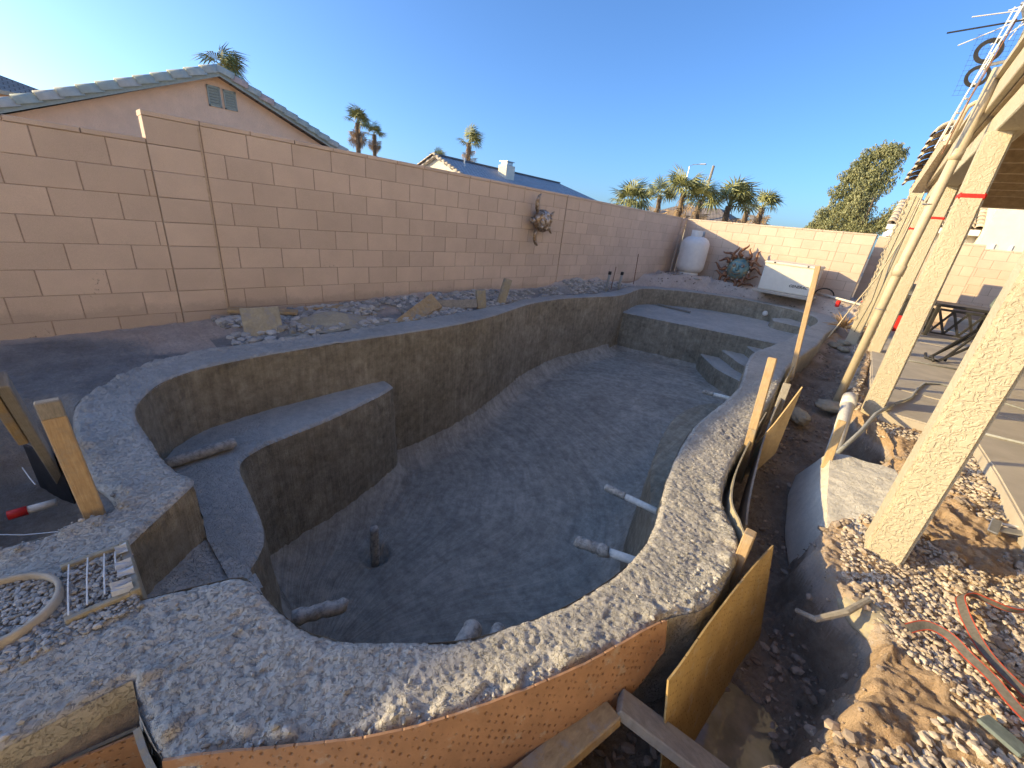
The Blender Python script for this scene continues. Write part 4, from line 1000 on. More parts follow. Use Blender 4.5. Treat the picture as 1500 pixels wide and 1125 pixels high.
wall_panel('grey form board with pale top edge left of the leaning stake', 'form board',
           [(-2.78,-.175),(-2.45,-.16),(-2.06,-.145)], [-.03,-.02,-.03], [-.42,-.42,-.42], MAT['lumber_grey'], thick=.03, jag=.001)
wall_panel('dark board standing in the small pit at the left edge', 'form board',
           [(-3.05,-.34),(-2.86,-.27),(-2.76,-.22)], [-.12,-.09,-.08], -.5, MAT['dark'], thick=.012, jag=.002)
def stake(label, p0, p1, w, h, mat, group='wooden form stakes', roll=0.0, **kw):
    o = MB().bar(p0, p1, w, h, .004, roll).build('wooden_stake', mat); return tag(o, label, 'stake', group)
def stake2(label, p0, p1, w, h, mat, mat2, frac):
    t = thing('wooden_stake', label, 'stake', p0, 0, 'wooden form stakes'); v = Vector(p1)-Vector(p0)
    MB().bar((0,0,0), v*frac, w, h, .004).build('shaft', mat, t); MB().bar(v*frac, v, w*1.02, h*1.02, .004).build('tip', mat2, t); return t
stake2('leaning orange stained stake with grey tip on the left rim', (-2.03,-.125,-.06), (-2.0,-.138,.50), .030, .062, MAT['lumber_orange'], MAT['lumber_grey'], .88)
stake('grey weathered stake leaning out of the frame at the left edge', (-2.93,-.25,-.35), (-2.30,-.25,.50), .035, .075, MAT['lumber_grey'])
stake('short board scrap nailed across the stake at the left edge', (-2.58,-.285,.14), (-2.26,-.285,.56), .03, .10, MAT['lumber'])
stake2('orange wooden stake standing by the curved board on the right rim', (-.335,2.93,-.30), (-.405,2.98,.60), .05, .028, MAT['lumber'], MAT['lumber_orange'], .45)
stake('tall thin stake beside the right rim in front of the white cabinet', (-.50,5.42,-.1), (-.645,5.47,1.12), .05, .032, MAT['lumber_orange'])
stake('short grey stake leaning behind the torn hardboard sheet', (-.36,3.9,-.25), (-.385,4.1,.17), .06, .02, MAT['lumber_grey'])
stake('cut off orange stub stake at the outer edge of the near rim', (-.085,1.76,-.3), (-.092,1.77,.115), .042, .06, MAT['lumber_orange'])
stake('split thin splinter board standing beside the white drain pipe', (.075,3.25,-.10), (.055,3.45,.20), .05, .012, MAT['ply'])
b1 = tag(MB().bar((-.195,.925,-.15), (.26,1.075,-.29), .085, .04, .004, R(8)).build('lumber_brace', MAT['lumber_grey']), 'grey two by four brace running to the bottom right from the form peak', 'lumber', 'lumber braces at the near form')
b2 = tag(MB().bar((-.205,.90,-.17), (-.33,.40,-.22), .085, .04, .004, R(-10)).build('lumber_brace', MAT['lumber']), 'cement dusted two by four brace lying along the base of the brown form', 'lumber', 'lumber braces at the near form')

# ------------------------------------------------------------------ pool pipes
def caked(label, p0, p1, r, cake=.0, split=None, group='pipe stubs in the pool shell', plain='pvc'):
    """pipe stub, partly wrapped in cement caked tape"""
    t = thing('pipe_stub', label, 'pipe', p0, 0, group); v = Vector(p1)-Vector(p0)
    a = split if split is not None else 0.0
    if a > 0: MB().tube([v*(-.15), v*a], r, 14).build('pipe', MAT[plain], t, True)
    n = 12; pts = [v*(a+(1-a)*i/n)+Vector((random.uniform(-1,1),random.uniform(-1,1),random.uniform(-1,1)))*cake*.25 for i in range(n+1)]
    rr = [r*1.12+cake*random.uniform(.2,1) for _ in pts]; rr[-1] *= .8; rr[0] *= .95
    if a == 0: pts[0] = v*(-.1)
    MB().tube(pts, rr, 14).build('cement_wrap' if a else 'pipe', MAT['pvc_dirty'], t, True)
    return t
caked('white pipe stub poking from the right pool wall, upper of the near pair', (-.60,2.29,-.40), (-.985,2.245,-.40), .022, .004, .62)
caked('pipe stub with thick cement caked end, lower of the pair on the right wall', (-.47,1.79,-.385), (-.83,1.655,-.40), .024, .012, .5)
caked('pale pipe stub at the foot of the corner steps', (-.86,5.0,-.42), (-1.23,4.90,-.42), .022, .003, .7)
caked('dark cement caked pipe stub reaching out from the near left pool wall', (-1.40,.37,-.44), (-1.33,.56,-.46), .024, .012)
caked('round pipe end just showing over the sunlit rim, larger of two', (-.74,.70,-.33), (-.80,.86,-.34), .034, .004)
caked('round pipe end just showing over the sunlit rim, smaller of two', (-.66,.80,-.36), (-.74,.95,-.37), .026, .004)
caked('dirty wrapped pipe lying across the left bench', (-3.04,.13,-.455), (-3.08,.58,-.45), .030, .007, .12)
dp = caked('upright capped main drain pipe standing in a dark hole in the pool floor', (-2.555,1.355,-1.72), (-2.555,1.355,-1.33), .034, .003)
sk_ = tag(MB().tube([(-2.9,11.28,-.30),(-2.62,11.32,-.30)], .0, 3).mesh('x') and bpy.data.objects.new('return_fitting', MB().lathe([(.0,.0),(.055,.0),(.06,.01),(.05,.02),(.0,.022)], 16, mat=Matrix.Translation((-2.0,11.25,-.22)) @ Matrix.Rotation(R(90),4,'X')).mesh('return_fitting', True)), 'pale round return fitting plugged into the far pool wall above the shelf', 'fitting')
C.objects.link(sk_); sk_.data.materials.append(MAT['pvc'])
tag(MB().bar((-4.15,10.05,-.37), (-3.3,9.98,-.37), .09, .03).build('grade_board', MAT['lumber_grey']), 'thin pale board lying on the shelf against the far left pool wall', 'board')

# ------------------------------------------------------------------ skimmer
sk0 = thing('pool_skimmer', 'grey plastic skimmer box with gravel topped round well and taped mouth in the left arm', 'skimmer', (-1.575,-.2,0))
zs = .022
fr = MB()
fr.bbox((-.145,.125,-.25), (.135,.150,zs+.004), .003).bbox((-.145,-.02,-.25), (-.125,.125,zs), .003).bbox((.115,-.02,-.25), (.135,.125,zs), .003)
fr.build('throat', MAT['bender'], sk0)
MB().bbox((-.122,-.02,-.2), (.113,.124,.0), .003).build('throat_fill', MAT['earth'], sk0)
for (x0, y0, x1, y1) in ((-.12,.045,.11,.03),(-.11,.085,.095,.07),(-.12,.0,.12,-.01),(-.10,.112,-.0,.105)):
    MB().tube([(x0,y0,zs+.004),((x0+x1)/2,(y0+y1)/2,zs+.010),(x1,y1,zs+.004)], .0022, 5).build('wire', MAT['string'], sk0)
for k, (x, y, w_, h_) in enumerate(((-.085,.128,.05,.03),(.02,.126,.07,.04),(.10,.11,.05,.05))):
    b = MB(); n = 6
    for i in range(n+1):
        for j in (0,1): b.v.append((x-w_/2+w_*i/n, y-h_/2+h_*j, zs+.010+.012*math.sin(i*1.3+k+j)))
    for i in range(n): b.f.append((2*i, 2*i+2, 2*i+3, 2*i+1))
    o = b.build('tape_strip', MAT['tape_clear'], sk0); sm_ = o.modifiers.new('thick','SOLIDIFY'); sm_.thickness = .002
ringc = (-.03,-.165)
MB().lathe([(.130,-.2),(.146,-.2),(.147,zs+.004),(.144,zs+.008),(.134,zs+.008),(.132,zs+.002),(.130,-.2)], 40, (ringc[0],ringc[1],0), cap=False).build('well_collar', MAT['tape_tan'], sk0, True)
MB().lathe([(.001,-.1),(.126,-.1),(.126,.002),(.001,.004)], 24, (ringc[0],ringc[1],0)).build('well_fill', MAT['earth'], sk0)
for k in range(4):
    a0 = R(-75-4*k); pts = [(ringc[0]+(.118-.006*k)*math.cos(a0+R(8*i)), ringc[1]+(.118-.006*k)*math.sin(a0+R(8*i)), zs+.006-.002*k) for i in range(11)]
    MB().tube(pts, .0025, 5).build('string_loop', MAT['string'], sk0)
rc_ = thing('capped_pipe', 'small pale pipe with a red cap lying in the pit at the left edge', 'pipe', (-2.55,-.40,-.22))
MB().tube([(0,.05,0),(0,.14,.0)], .018, 10).build('pipe', MAT['pvc'], rc_, True); MB().tube([(0,-.01,0),(0,.05,0)], .021, 10).build('cap', MAT['red'], rc_, True)
for k, (a, b_, lab) in enumerate((((-2.75,-.34,-.10),(-2.55,-.30,-.10),'thin pale string across the dark pit at left'), ((-2.35,-.45,-.16),(-2.2,-.25,-.16),'thin pale string below the red capped pipe'))):
    tag(MB().tube([a, tuple((Vector(a)+Vector(b_))/2-Vector((0,0,.01))), b_], .0022, 5).build('string_line', MAT['string']), lab, 'string')

# ------------------------------------------------------------------ tank, cabinet, wall ornaments
tk = thing('propane_tank', 'tall white propane tank standing in the far left corner', 'tank', (-4.27, 11.88, .27))
prof = [(.0,.10),(.20,.10),(.30,.14),(.352,.22),(.36,.30),(.36,.80),(.352,.88),(.31,.96),(.24,1.015),(.16,1.04),(.0,1.05)]
MB().lathe(prof, 36).build('body', MAT['white_paint'], tk, True)
MB().lathe([(.23,.0),(.26,.0),(.26,.11),(.23,.11)], 28).build('foot_ring', MAT['white_paint'], tk, True)
col_ = MB(); n = 22
for i in range(n+1):
    a = R(-60+300*i/n+90)
    for rr in (.165,.172):
        for z in (1.03, 1.19): col_.v.append((rr*math.cos(a), rr*math.sin(a), z))
for i in range(n):
    a = i*4; b_ = a+4; col_.f += [(a,b_,b_+1,a+1),(a+2,a+3,b_+3,b_+2),(a+1,b_+1,b_+3,a+3)]
col_.build('collar', MAT['white_paint'], tk, False)
MB().tube([(0,0,1.04),(0,0,1.15)], .035, 10).tube([(-.12,0,1.12),(.10,-.05,1.13)], .018, 8).build('valve', MAT['dark'], tk, True)
MB().lathe([(.0,1.13),(.10,1.13),(.11,1.16),(.09,1.19),(.0,1.20)], 16).build('valve_lid', MAT['dark'], tk, True)
tag(MB().bbox((-4.75,11.5,.24),(-3.8,12.25,.285),.012).build('tank_pad', MAT['slab']), 'thin concrete pad under the white propane tank', 'pad')
gen = thing('standby_generator', 'off white standby generator cabinet with sloped lid on a pad by the far wall', 'generator', (-1.83, 11.78, .24), R(-3))
MB().bbox((-.55,-.30,.05),(.52,.32,.66),.02).build('cabinet', MAT['offwhite'], gen)
bm = bmesh.new(); bmesh.ops.create_cube(bm, size=1)
for v in bm.verts:
    t_ = v.co.z > 0; v.co = Vector((-.015+v.co.x*(1.11), .01+v.co.y*.68-(0.0), (.735 if v.co.y > 0 else .705) if t_ else .655))
bmesh.ops.bevel(bm, geom=list(bm.edges), offset=.018, segments=2, affect='EDGES'); MB().bm(bm).build('lid', MAT['offwhite'], gen, False)
MB().bbox((-.62,-.40,-.02),(.60,.40,.05),.012).build('pad', MAT['slab'], gen)
for k in range(6): MB().bbox((.518,-.22,.14+k*.05),(.526,.22,.165+k*.05),.003).build('louvre', MAT['ventgrey'], gen)
for x_ in (-.35,.33): MB().tube([(x_,-.335,.69),(x_,-.325,.69)], .018, 10).build('lid_lock', MAT['dark'], gen)
tc = bpy.data.curves.new('lettering', 'FONT'); tc.body = 'GENERAC'; tc.size = .085; tc.extrude = .002; tc.align_x = 'LEFT'; tc.shear = .25; tc.offset = .0015
tmp = bpy.data.objects.new('tmp', tc); C.objects.link(tmp); bpy.context.view_layer.update(); lm = bpy.data.meshes.new_from_object(tmp.evaluated_get(bpy.context.evaluated_depsgraph_get())); bpy.data.objects.remove(tmp); lm.materials.clear()
to = link('lettering', lm, MAT['letter'], gen); to.location = (.08,-.303,.20); to.rotation_euler = (R(90),0,0)
# sun face ornament leaning on the back wall
sn = thing('sun_sculpture', 'metal sun face ornament with curling rusty rays leaning against the far wall', 'wall ornament', (-3.10, 12.12, .64)); sn.scale = (1.4,1.4,1.4)
sn.rotation_euler = (R(-9), 0, 0)
MB().lathe([(.0,-.02),(.20,-.02),(.215,.0),(.20,.02),(.15,.05),(.08,.07),(.0,.075)], 28, mat=Matrix.Rotation(R(90),4,'X')).build('face_disc', MAT['verdigris'], sn, True)
MB().tube([(.205*math.cos(a), -.02, .205*math.sin(a)) for a in np.linspace(0,6.2832,33)[:-1]], .018, 8, closed=True).build('rim_ring', MAT['bronze'], sn, True)
MB().bbox((-.022,-.105,-.05),(.022,-.06,.06),.012).build('nose', MAT['verdigris'], sn)
for sx in (-1,1): MB().lathe([(.0,0),(.035,0),(.03,.012),(.0,.016)], 12, mat=Matrix.Translation((sx*.075,-.065,.05)) @ Matrix.Rotation(R(90),4,'X')).build('eye', MAT['bronze'], sn, True)
MB().tube([(-.07,-.075,-.08),(-.03,-.082,-.105),(.03,-.082,-.105),(.07,-.075,-.08)], .011, 6).build('mouth', MAT['bronze'], sn, True)
for i in range(16):
    a = 2*math.pi*i/16; d1 = Vector((math.cos(a),0,math.sin(a))); tn = Vector((-math.sin(a),0,math.cos(a))); long_ = 1.0 if i % 2 == 0 else .78
    sg = 1 if i % 4 < 2 else -1; pts = []; rr = []
    for k in range(9):
        q = k/8; pts.append(d1*(.21+.235*long_*q)+tn*(.055*math.sin(q*5.2)*sg)+Vector((0,-.02-.03*math.sin(q*3),0))); rr.append(.034*(1-q)**.7+.004)
    MB().tube(pts, rr, 7).build('ray', MAT['copper_rust'], sn, True)
# turtle on the long wall
tu = thing('turtle_sculpture', 'shiny bronze sea turtle ornament hanging on the shaded block wall', 'wall ornament', (XW+.09, 5.78, 1.26), R(90))
tu.scale = (1.12, 1.12, 1.12)
def blob(name, c, rad, mat, parent, nu=20, nv=12, tap=0.0, rot=None):
    b = MB(); v = []
    for j in range(nv+1):
        ph = math.pi*j/nv
        for i in range(nu):
            th = 2*math.pi*i/nu; z = math.cos(ph); k = math.sin(ph)*(1-tap*z)
            p = Vector((rad[0]*k*math.cos(th), rad[1]*k*math.sin(th), rad[2]*z))
            if rot is not None: p = rot @ p
            v.append(tuple(p+Vector(c)))
    f = []
    for j in range(nv):
        for i in range(nu): f.append((j*nu+i, (j+1)*nu+i, (j+1)*nu+(i+1) % nu, j*nu+(i+1) % nu))
    return b.add(v, f).build(name, mat, parent, True)
# local axes: x along the wall, y into the wall, z up; head points along -x
sh = blob('shell', (.06,-.02,-.0), (.20,.095,.165), MAT['bronze'], tu, 26, 16, .0, Matrix.Rotation(R(8),3,'Y'))
scu = []
for (a, b_, q) in ((0,0,.055),(.10,.02,.05),(-.10,-.01,.05),(.02,.095,.05),(.04,-.095,.05),(.12,.09,.04),(.13,-.08,.04),(-.09,.085,.04),(-.08,-.09,.04)):
    zz = math.sqrt(max(0, 1-(a/.20)**2-(b_/.165)**2)); blob('scute', (.06+a, -.02-.092*zz, b_), (q,.012,q*.85), MAT['bronze'], sh, 6, 6)
blob('head', (-.20,-.03,-.005), (.055,.04,.042), MAT['bronze'], tu, 16, 10)
MB().tube([(-.10,-.02,0),(-.18,-.03,-.005)], (.045,.035), 10).build('neck', MAT['bronze'], tu, True)
def flipper(pts, ws, name='flipper'):
    b = MB(); v = []; n = len(pts)
    for i, (x, z) in enumerate(pts):
        t_ = Vector((pts[min(i+1,n-1)][0]-pts[max(i-1,0)][0], 0, pts[min(i+1,n-1)][1]-pts[max(i-1,0)][1])).normalized(); nn = Vector((-t_.z,0,t_.x))
        p = Vector((x,-.03-.02*math.sin(i/n*3),z)); w_ = ws[i]
        for (o, dy) in ((nn*w_,0),(Vector(),-.014),(-nn*w_,0),(Vector(),.014)): v.append(tuple(p+o+Vector((0,dy,0))))
    f = []
    for i in range(n-1):
        for k in range(4): f.append((i*4+k, i*4+(k+1) % 4, i*4+4+(k+1) % 4, i*4+4+k))
    f += [(3,2,1,0), tuple((n-1)*4+k for k in range(4))]
    b.add(v, f).build(name, MAT['bronze'], tu, True)
flipper([(-.08,.10),(-.125,.18),(-.145,.26),(-.12,.33),(-.075,.37)], [.035,.05,.048,.034,.008])
flipper([(-.07,-.11),(-.11,-.19),(-.12,-.26),(-.08,-.33),(-.03,-.36)], [.032,.046,.044,.03,.008])
flipper([(.20,.08),(.255,.12),(.285,.155)], [.022,.028,.006]); flipper([(.20,-.09),(.25,-.135),(.275,-.17)], [.022,.028,.006])
tag(MB().tube([(-1.26,12.24,.36),(-.8,11.9,.33),(-.36,11.55,.31)], .026, 10).build('pipe_run', MAT['pvc'], None, True), 'white pipe run lying along the foot of the far wall to the red valve', 'pipe')
vv = thing('red_valve', 'red handled valve at the right end of the white pipe run', 'valve', (-.33,11.5,.25))
MB().tube([(0,0,-.1),(0,0,.13)], .025, 10).build('stem', MAT['rust'], vv, True); MB().bbox((-.05,-.03,.12),(.05,.03,.16),.008).build('handle', MAT['red'], vv); MB().bbox((-.045,-.035,.0),(.045,.035,.06),.01).build('valve_body', MAT['rust'], vv)
tag(MB().tube([(-1.22+.0*i,12.1,.30+.0*i) if i < 0 else (-1.25+.19*math.cos(math.pi*(1-i/10))+.14, 12.12, .33+.16*math.sin(math.pi*i/10)) for i in range(11)], .014, 7).build('hose_loop', MAT['black_rubber'], None, True), 'black hose arching out of the ground by the generator', 'hose')
tag(MB().bbox((-.78,11.28,.20),(-.70,11.36,.34),.02).build('red_cup', MAT['red']), 'small red plastic piece on the soil by the far wall', 'scrap')
# dry plant by the leftmost column
dpl = thing('dry_plant', 'straw coloured dry plant clump at the foot of the leftmost column', 'plant', (-.40, 9.6, .02))
for i in range(46):
    a = i*2.399; el = random.uniform(.3,1.3); L_ = random.uniform(.22,.42); pts = []
    for k in range(4): q = k/3; pts.append((math.cos(a)*L_*q*math.cos(el)*1.2, math.sin(a)*L_*q*math.cos(el)*1.2, L_*q*math.sin(el)-.10*q*q))
    MB().tube(pts, (.012,.014,.010,.002), 4).build('leaf', MAT['straw'], dpl)

# ------------------------------------------------------------------ pipes and scraps by the long wall
for k, (x, y, h_, mat, lab) in enumerate(((-4.55,8.05,.46,'pvc_dirty','left of two capped grey pipe stubs standing in the soil strip by the long wall'), (-4.55,8.60,.45,'pvc_dirty','right of two capped grey pipe stubs standing in the soil strip by the long wall'))):
    t = thing('pipe_riser', lab, 'pipe', (x, y, ground_z(x, y)-.05), 0, 'pipe stubs by the long wall')
    MB().tube([(0,0,0),(.02,.0,h_)], .028, 12).build('pipe', MAT['conduit'], t, True); MB().tube([(.018,0,h_-.05),(.02,0,h_+.015)], .036, 12).build('cap', MAT['dark'], t, True)
tag(MB().tube([(-4.56,8.28,.0),(-4.55,8.3,.5)], .008, 6).build('rebar_rod', MAT['rust']), 'short rusty rebar rod between the two grey pipe stubs', 'rebar')
tag(MB().tube([(-4.5,9.2,.1),(-4.6,9.33,.78)], .009, 6).build('rebar_rod', MAT['rust']), 'taller leaning rebar rod right of the grey pipe stubs', 'rebar')
def scrap(name, label, cat, p0, p1, w, h, mat, roll=0.0, group='scrap boards along the long wall'):
    return tag(MB().bar(p0, p1, w, h, .004, roll).build(name, mat), label, cat, group)
scrap('scrap_board', 'weathered plank end lying at the wall foot left of the grey panel', 'board', (-4.80,1.05,.10), (-4.55,1.62,.08), .14, .03, MAT['lumber'], R(0))
scrap('scrap_board', 'thin pale plank lying flat against the wall foot behind the grey panel', 'board', (-4.72,1.75,.07), (-4.66,2.35,.08), .10, .02, MAT['lumber'], 0)
scrap('scrap_board', 'short grey plank leaning in the gravel strip left of the two upright blocks', 'board', (-4.42,3.35,.06), (-4.26,3.95,.07), .03, .12, MAT['lumber_grey'], R(20))
tag(MB().bbox((-.16,-.012,-.1),(.16,.012,.20),.004,Matrix.Translation((-4.18,1.17,.05)) @ Matrix.Rotation(R(82),4,'Z') @ Matrix.Rotation(R(-28),4,'X')).build('cement_board', MAT['bender']), 'square cement smeared board leaning at the rim below the wall', 'board')
for (x0,y0,z0,x1,y1,z1,w_,lab) in ((-4.05,2.42,-.02,-4.40,3.25,.12,.24,'pointed pale plank leaning over a dark hollow by the long wall'),):
    b = MB(); b.add([(x0,y0,z0),(x1-.02,y1+.02,z1+.10),(x1+.10,y1+.12,z1-.06),(x0+.08,y0+.10,z0-.03),(x0-.01,y0,z0-.03),(x1-.04,y1+.02,z1+.07),(x1+.08,y1+.12,z1-.09),(x0+.07,y0+.10,z0-.06)],
                    [(0,1,2,3),(7,6,5,4),(0,4,5,1),(1,5,6,2),(2,6,7,3),(3,7,4,0)]); tag(b.build('scrap_board', MAT['lumber']), lab, 'board', 'scrap boards along the long wall')
tag(MB().bbox((-.07,-.03,-.12),(.07,.03,.20),.006,Matrix.Translation((-4.27,4.05,.06)) @ Matrix.Rotation(R(70),4,'Z') @ Matrix.Rotation(R(-8),4,'Y')).build('block_scrap', MAT['bender']), 'shorter of two grey block scraps standing upright by the long wall', 'block', 'upright block scraps')
tag(MB().bbox((-.065,-.03,-.15),(.065,.03,.30),.006,Matrix.Translation((-4.40,4.62,.08)) @ Matrix.Rotation(R(70),4,'Z') @ Matrix.Rotation(R(14),4,'Y')).build('block_scrap', MAT['bender']), 'taller leaning grey block scrap standing upright by the long wall', 'block', 'upright block scraps')
# bag / spread slurry hump between wall and rim
xs = np.linspace(-4.62,-4.0,40); ys = np.linspace(1.30,2.45,60); g = Grid(xs, ys)
hh = .13*np.exp(-(((g.X+4.30)/.17)**2+((g.Y-1.85)/.36)**2))+.02*fbm(g.X*9,g.Y*9,4,14)-.01
me, _ = g.mesh('slurry_heap', hh, np.ones_like(g.X, bool)); tag(link('slurry_heap', me, MAT['bender']), 'flat heap of hardened pale slurry beside the rim below the wall', 'heap')

# ------------------------------------------------------------------ trench side things
sp_ = MB()
def slab_mesh():
    """overspray slab draped from the bank into the trench: ridge, lit face, shaded face"""
    ridge = [(.065,3.42,-.03),(.09,3.2,-.05),(.13,2.85,-.085),(.20,2.36,-.14)]
    lit = [(.41,3.42,.0),(.43,3.28,-.0),(.41,2.95,-.03),(.27,2.40,-.10)]
    low = [(-.06,3.62,-.40),(-.05,3.3,-.42),(.02,2.85,-.45),(.17,2.32,-.47)]
    rows = []
    for A, Bm, Cc in zip(low, ridge, lit):
        A, Bm, Cc = map(Vector, (A, Bm, Cc)); r = []
        for k in range(10): r.append(A.lerp(Bm, k/10))
        for k in range(11): r.append(Bm.lerp(Cc, k/10))
        rows.append(r)
    out = []
    for i in range(len(rows)-1):
        for q in range(14): out.append([a.lerp(b, q/14) for a, b in zip(rows[i], rows[i+1])])
    out.append(rows[-1]); n = len(out); m = len(out[0])
    V = np.array([[tuple(p) for p in r] for r in out]).reshape(-1,3)
    V[:,2] += .012*fbm(V[:,0]*12, V[:,1]*12, 4, 3)
    V2 = V.copy(); V2[:,2] -= .035; V2[:,0] += .01
    i = np.arange(n-1)[:,None]; j = np.arange(m-1)[None,:]; a = (i*m+j).ravel()
    F = [np.stack([a, a+1, a+m+1, a+m], 1), np.stack([a, a+m, a+m+1, a+1], 1)+n*m]
    for e in (0, m-1):
        b = np.arange(n-1)*m+e; F.append(np.stack([b, b+m, b+m+n*m, b+n*m], 1))
    for e in (0, (n-1)*m):
        b = np.arange(m-1)+e; F.append(np.stack([b, b+1, b+1+n*m, b+n*m], 1))
    return np_mesh('overspray_slab', np.vstack([V, V2]), np.vstack(F), None, False)
tag(link('overspray_slab', slab_mesh(), MAT['pale']), 'flat grey slab of hardened overspray folded over the trench bank, half in sun', 'concrete slab')
sw = thing('drain_pipe', 'thick white drain pipe slanting into the trench behind the overspray slab', 'pipe', (.10,3.75,-.28))
MB().tube([(.0,0,0),(-.02,.45,.18),(-.045,.95,.32)], .048, 16).build('pipe', MAT['pvc'], sw, True); MB().tube([(-.038,.82,.285),(-.046,.97,.325)], .058, 16).build('socket', MAT['pvc'], sw, True)
tag(MB().tube([(.10,3.45,-.06),(.20,4.1,-.04),(.26,4.55,.01),(.36,4.95,.03)], .015, 9).build('grey_conduit', MAT['conduit'], None, True), 'thin grey conduit running from the slab up to the second post', 'conduit')
tag(MB().tube([(.36,2.0,-.06),(.30,1.87,-.08),(.22,1.78,-.12),(.16,1.82,-.16)], (.012,.014,.013,.010), 8).build('root_stub', MAT['lumber_grey']), 'bare grey root poking out of the trench bank', 'root')
# slumped concrete chunk under the front post
def rock_mesh(name, seed, sub=3, amp=.25, flat=.7):
    bm = bmesh.new(); bmesh.ops.create_icosphere(bm, subdivisions=sub, radius=1); r = np.random.default_rng(seed)
    P = np.array([v.co[:] for v in bm.verts]); o = r.uniform(0, 50, 3)
    k = 1+amp*fbm(P[:,0]*1.6+o[0]+P[:,2], P[:,1]*1.6+o[1]-P[:,2]*.7, 4, seed)+amp*.4*fbm(P[:,0]*6+o[0], P[:,1]*6+P[:,2]*5, 3, seed+5)
    for v, q in zip(bm.verts, k): v.co = Vector((v.co.x*q, v.co.y*q, v.co.z*q*flat))
    me = bpy.data.meshes.new(name); bm.to_mesh(me); bm.free(); me.polygons.foreach_set('use_smooth', [True]*len(me.polygons)); return me
def rock(label, loc, s, seed, mat, rz=0, group=None, name='concrete_chunk', cat='concrete chunk', flat=.7, sub=4):
    o = link(name, rock_mesh(name, seed, sub, .3, flat), MAT[mat]); o.location = loc; o.scale = s; o.rotation_euler = (0,0,rz); return tag(o, label, cat, group)
rock('pale lump of concrete hanging at the trench bank corner below the front post', (.275,2.16,-.16), (.055,.08,.10), 3, 'crumb_c' if 'crumb_c' in MAT else 'bender', .3)
rock('long ragged concrete footing edge along the bank in front of the front post', (.40,1.98,-.14), (.13,.075,.09), 5, 'bender', -.6)
rock('broken concrete lump by the foot of the riser pipe', (-.05,5.3,-.26), (.16,.12,.09), 8, 'bender', .2)
rock('cream block of old footing in the trench left of the riser pipe', (-.25,4.7,-.27), (.09,.16,.09), 9, 'bender', .3)
for k, (x, y, s_) in enumerate(((-.30,9.1,.10),(-.38,8.7,.12),(-.25,8.6,.09))):
    rock(('pale rubble lump at the foot of the leftmost column','largest rubble lump beside the far trench','small rubble lump by the far patio corner')[k], (x,y,ground_z(x,y)+.03), (s_,s_*.9,s_*.7), 20+k, 'bender', k, 'rubble by the far column', 'rubble_lump', 'rubble')
# puddle in the trench
bm = bmesh.new(); vs = []
for k in range(40):
    a = 2*math.pi*k/40; vs.append(bm.verts.new((.13+.20*math.cos(a), 1.33+.30*math.sin(a), -.516)))
bm.faces.new(vs); tag(MB().bm(bm).build('puddle', MAT['water']), kind='structure')
# ------------------------------------------------------------------ ratchet strap, bracket
def ribbon(pts, w, name, mat, parent, up=None, inset=None, thick=.003):
    S = smooth_poly(np.array(pts, float)[:, :2], .012, closed=False); z = np.interp(np.linspace(0,1,len(S)), np.linspace(0,1,len(pts)), [p[2] for p in pts])
    tw = np.interp(np.linspace(0,1,len(S)), np.linspace(0,1,len(pts)), [p[3] for p in pts])
    t = np.gradient(S, axis=0); nn = np.stack([-t[:,1], t[:,0]], 1); nn /= np.linalg.norm(nn, axis=1)[:,None]
    b = MB()
    for i in range(len(S)):
        c, s_ = math.cos(tw[i]), math.sin(tw[i]); o = Vector((nn[i,0]*c, nn[i,1]*c, s_))*w/2; k = Vector((-nn[i,0]*s_, -nn[i,1]*s_, c))*thick/2; p = Vector((S[i,0],S[i,1],z[i]))
        cen = p if inset is None else p+o*inset
        oo = o if inset is None else o*.11
        b.v += [tuple(cen-oo+k), tuple(cen+oo+k), tuple(cen+oo-k), tuple(cen-oo-k)]
    for i in range(len(S)-1):
        for k in range(4): b.f.append((i*4+k, i*4+(k+1) % 4, i*4+4+(k+1) % 4, i*4+4+k))
    return b.build(name, mat, parent)
rs = thing('ratchet_strap', 'dark webbing strap with red edges looped over the gravel at right', 'strap', (0,0,0))
for P in ([(.90,2.52,-.03,1.2),(.86,2.45,-.035,1.25),(.80,2.38,-.03,1.2),(.73,2.37,-.03,1.1),(.68,2.36,-.03,1.0),(.645,2.30,-.03,.9),(.645,2.22,-.035,.7),(.66,2.13,-.045,.5),(.70,2.02,-.05,.4),(.76,1.94,-.05,.3),(.83,1.87,-.05,.3),(.95,1.8,-.06,.2)],
          [(.48,1.93,-.05,.3),(.53,1.99,-.035,.5),(.585,1.99,-.03,.7),(.64,1.93,-.035,.5),(.70,1.88,-.045,.4),(.76,1.80,-.05,.3),(.86,1.72,-.05,.2)]):
    ribbon(P, .034, 'webbing', MAT['strap'], rs); ribbon(P, .034, 'edge_stripe', MAT['strap_edge'], rs, inset=.9, thick=.0042); ribbon(P, .034, 'edge_stripe', MAT['strap_edge'], rs, inset=-.9, thick=.0042)
br = thing('metal_bracket', 'pale bent metal bracket lying by the patio edge at the right frame edge', 'bracket', (.84,3.22,-.06))
MB().bar((0,0,0),(.26,.10,.03),.05,.012).build('arm', MAT['steel'], br); MB().bar((.0,-.06,.0),(.02,.06,.03),.04,.012).build('foot', MAT['steel'], br); MB().bar((.05,.10,.0),(.30,.20,.03),.015,.015).build('rod', MAT['white_paint'], br)
tag(MB().bbox((-.05,-.03,-.004),(.05,.03,.010),.004,Matrix.Translation((.70,1.66,-.055)) @ Matrix.Rotation(R(-30),4,'Z')).build('ratchet_buckle', MAT['green_dull']), 'dull green metal buckle plate lying on the gravel below the strap', 'buckle')
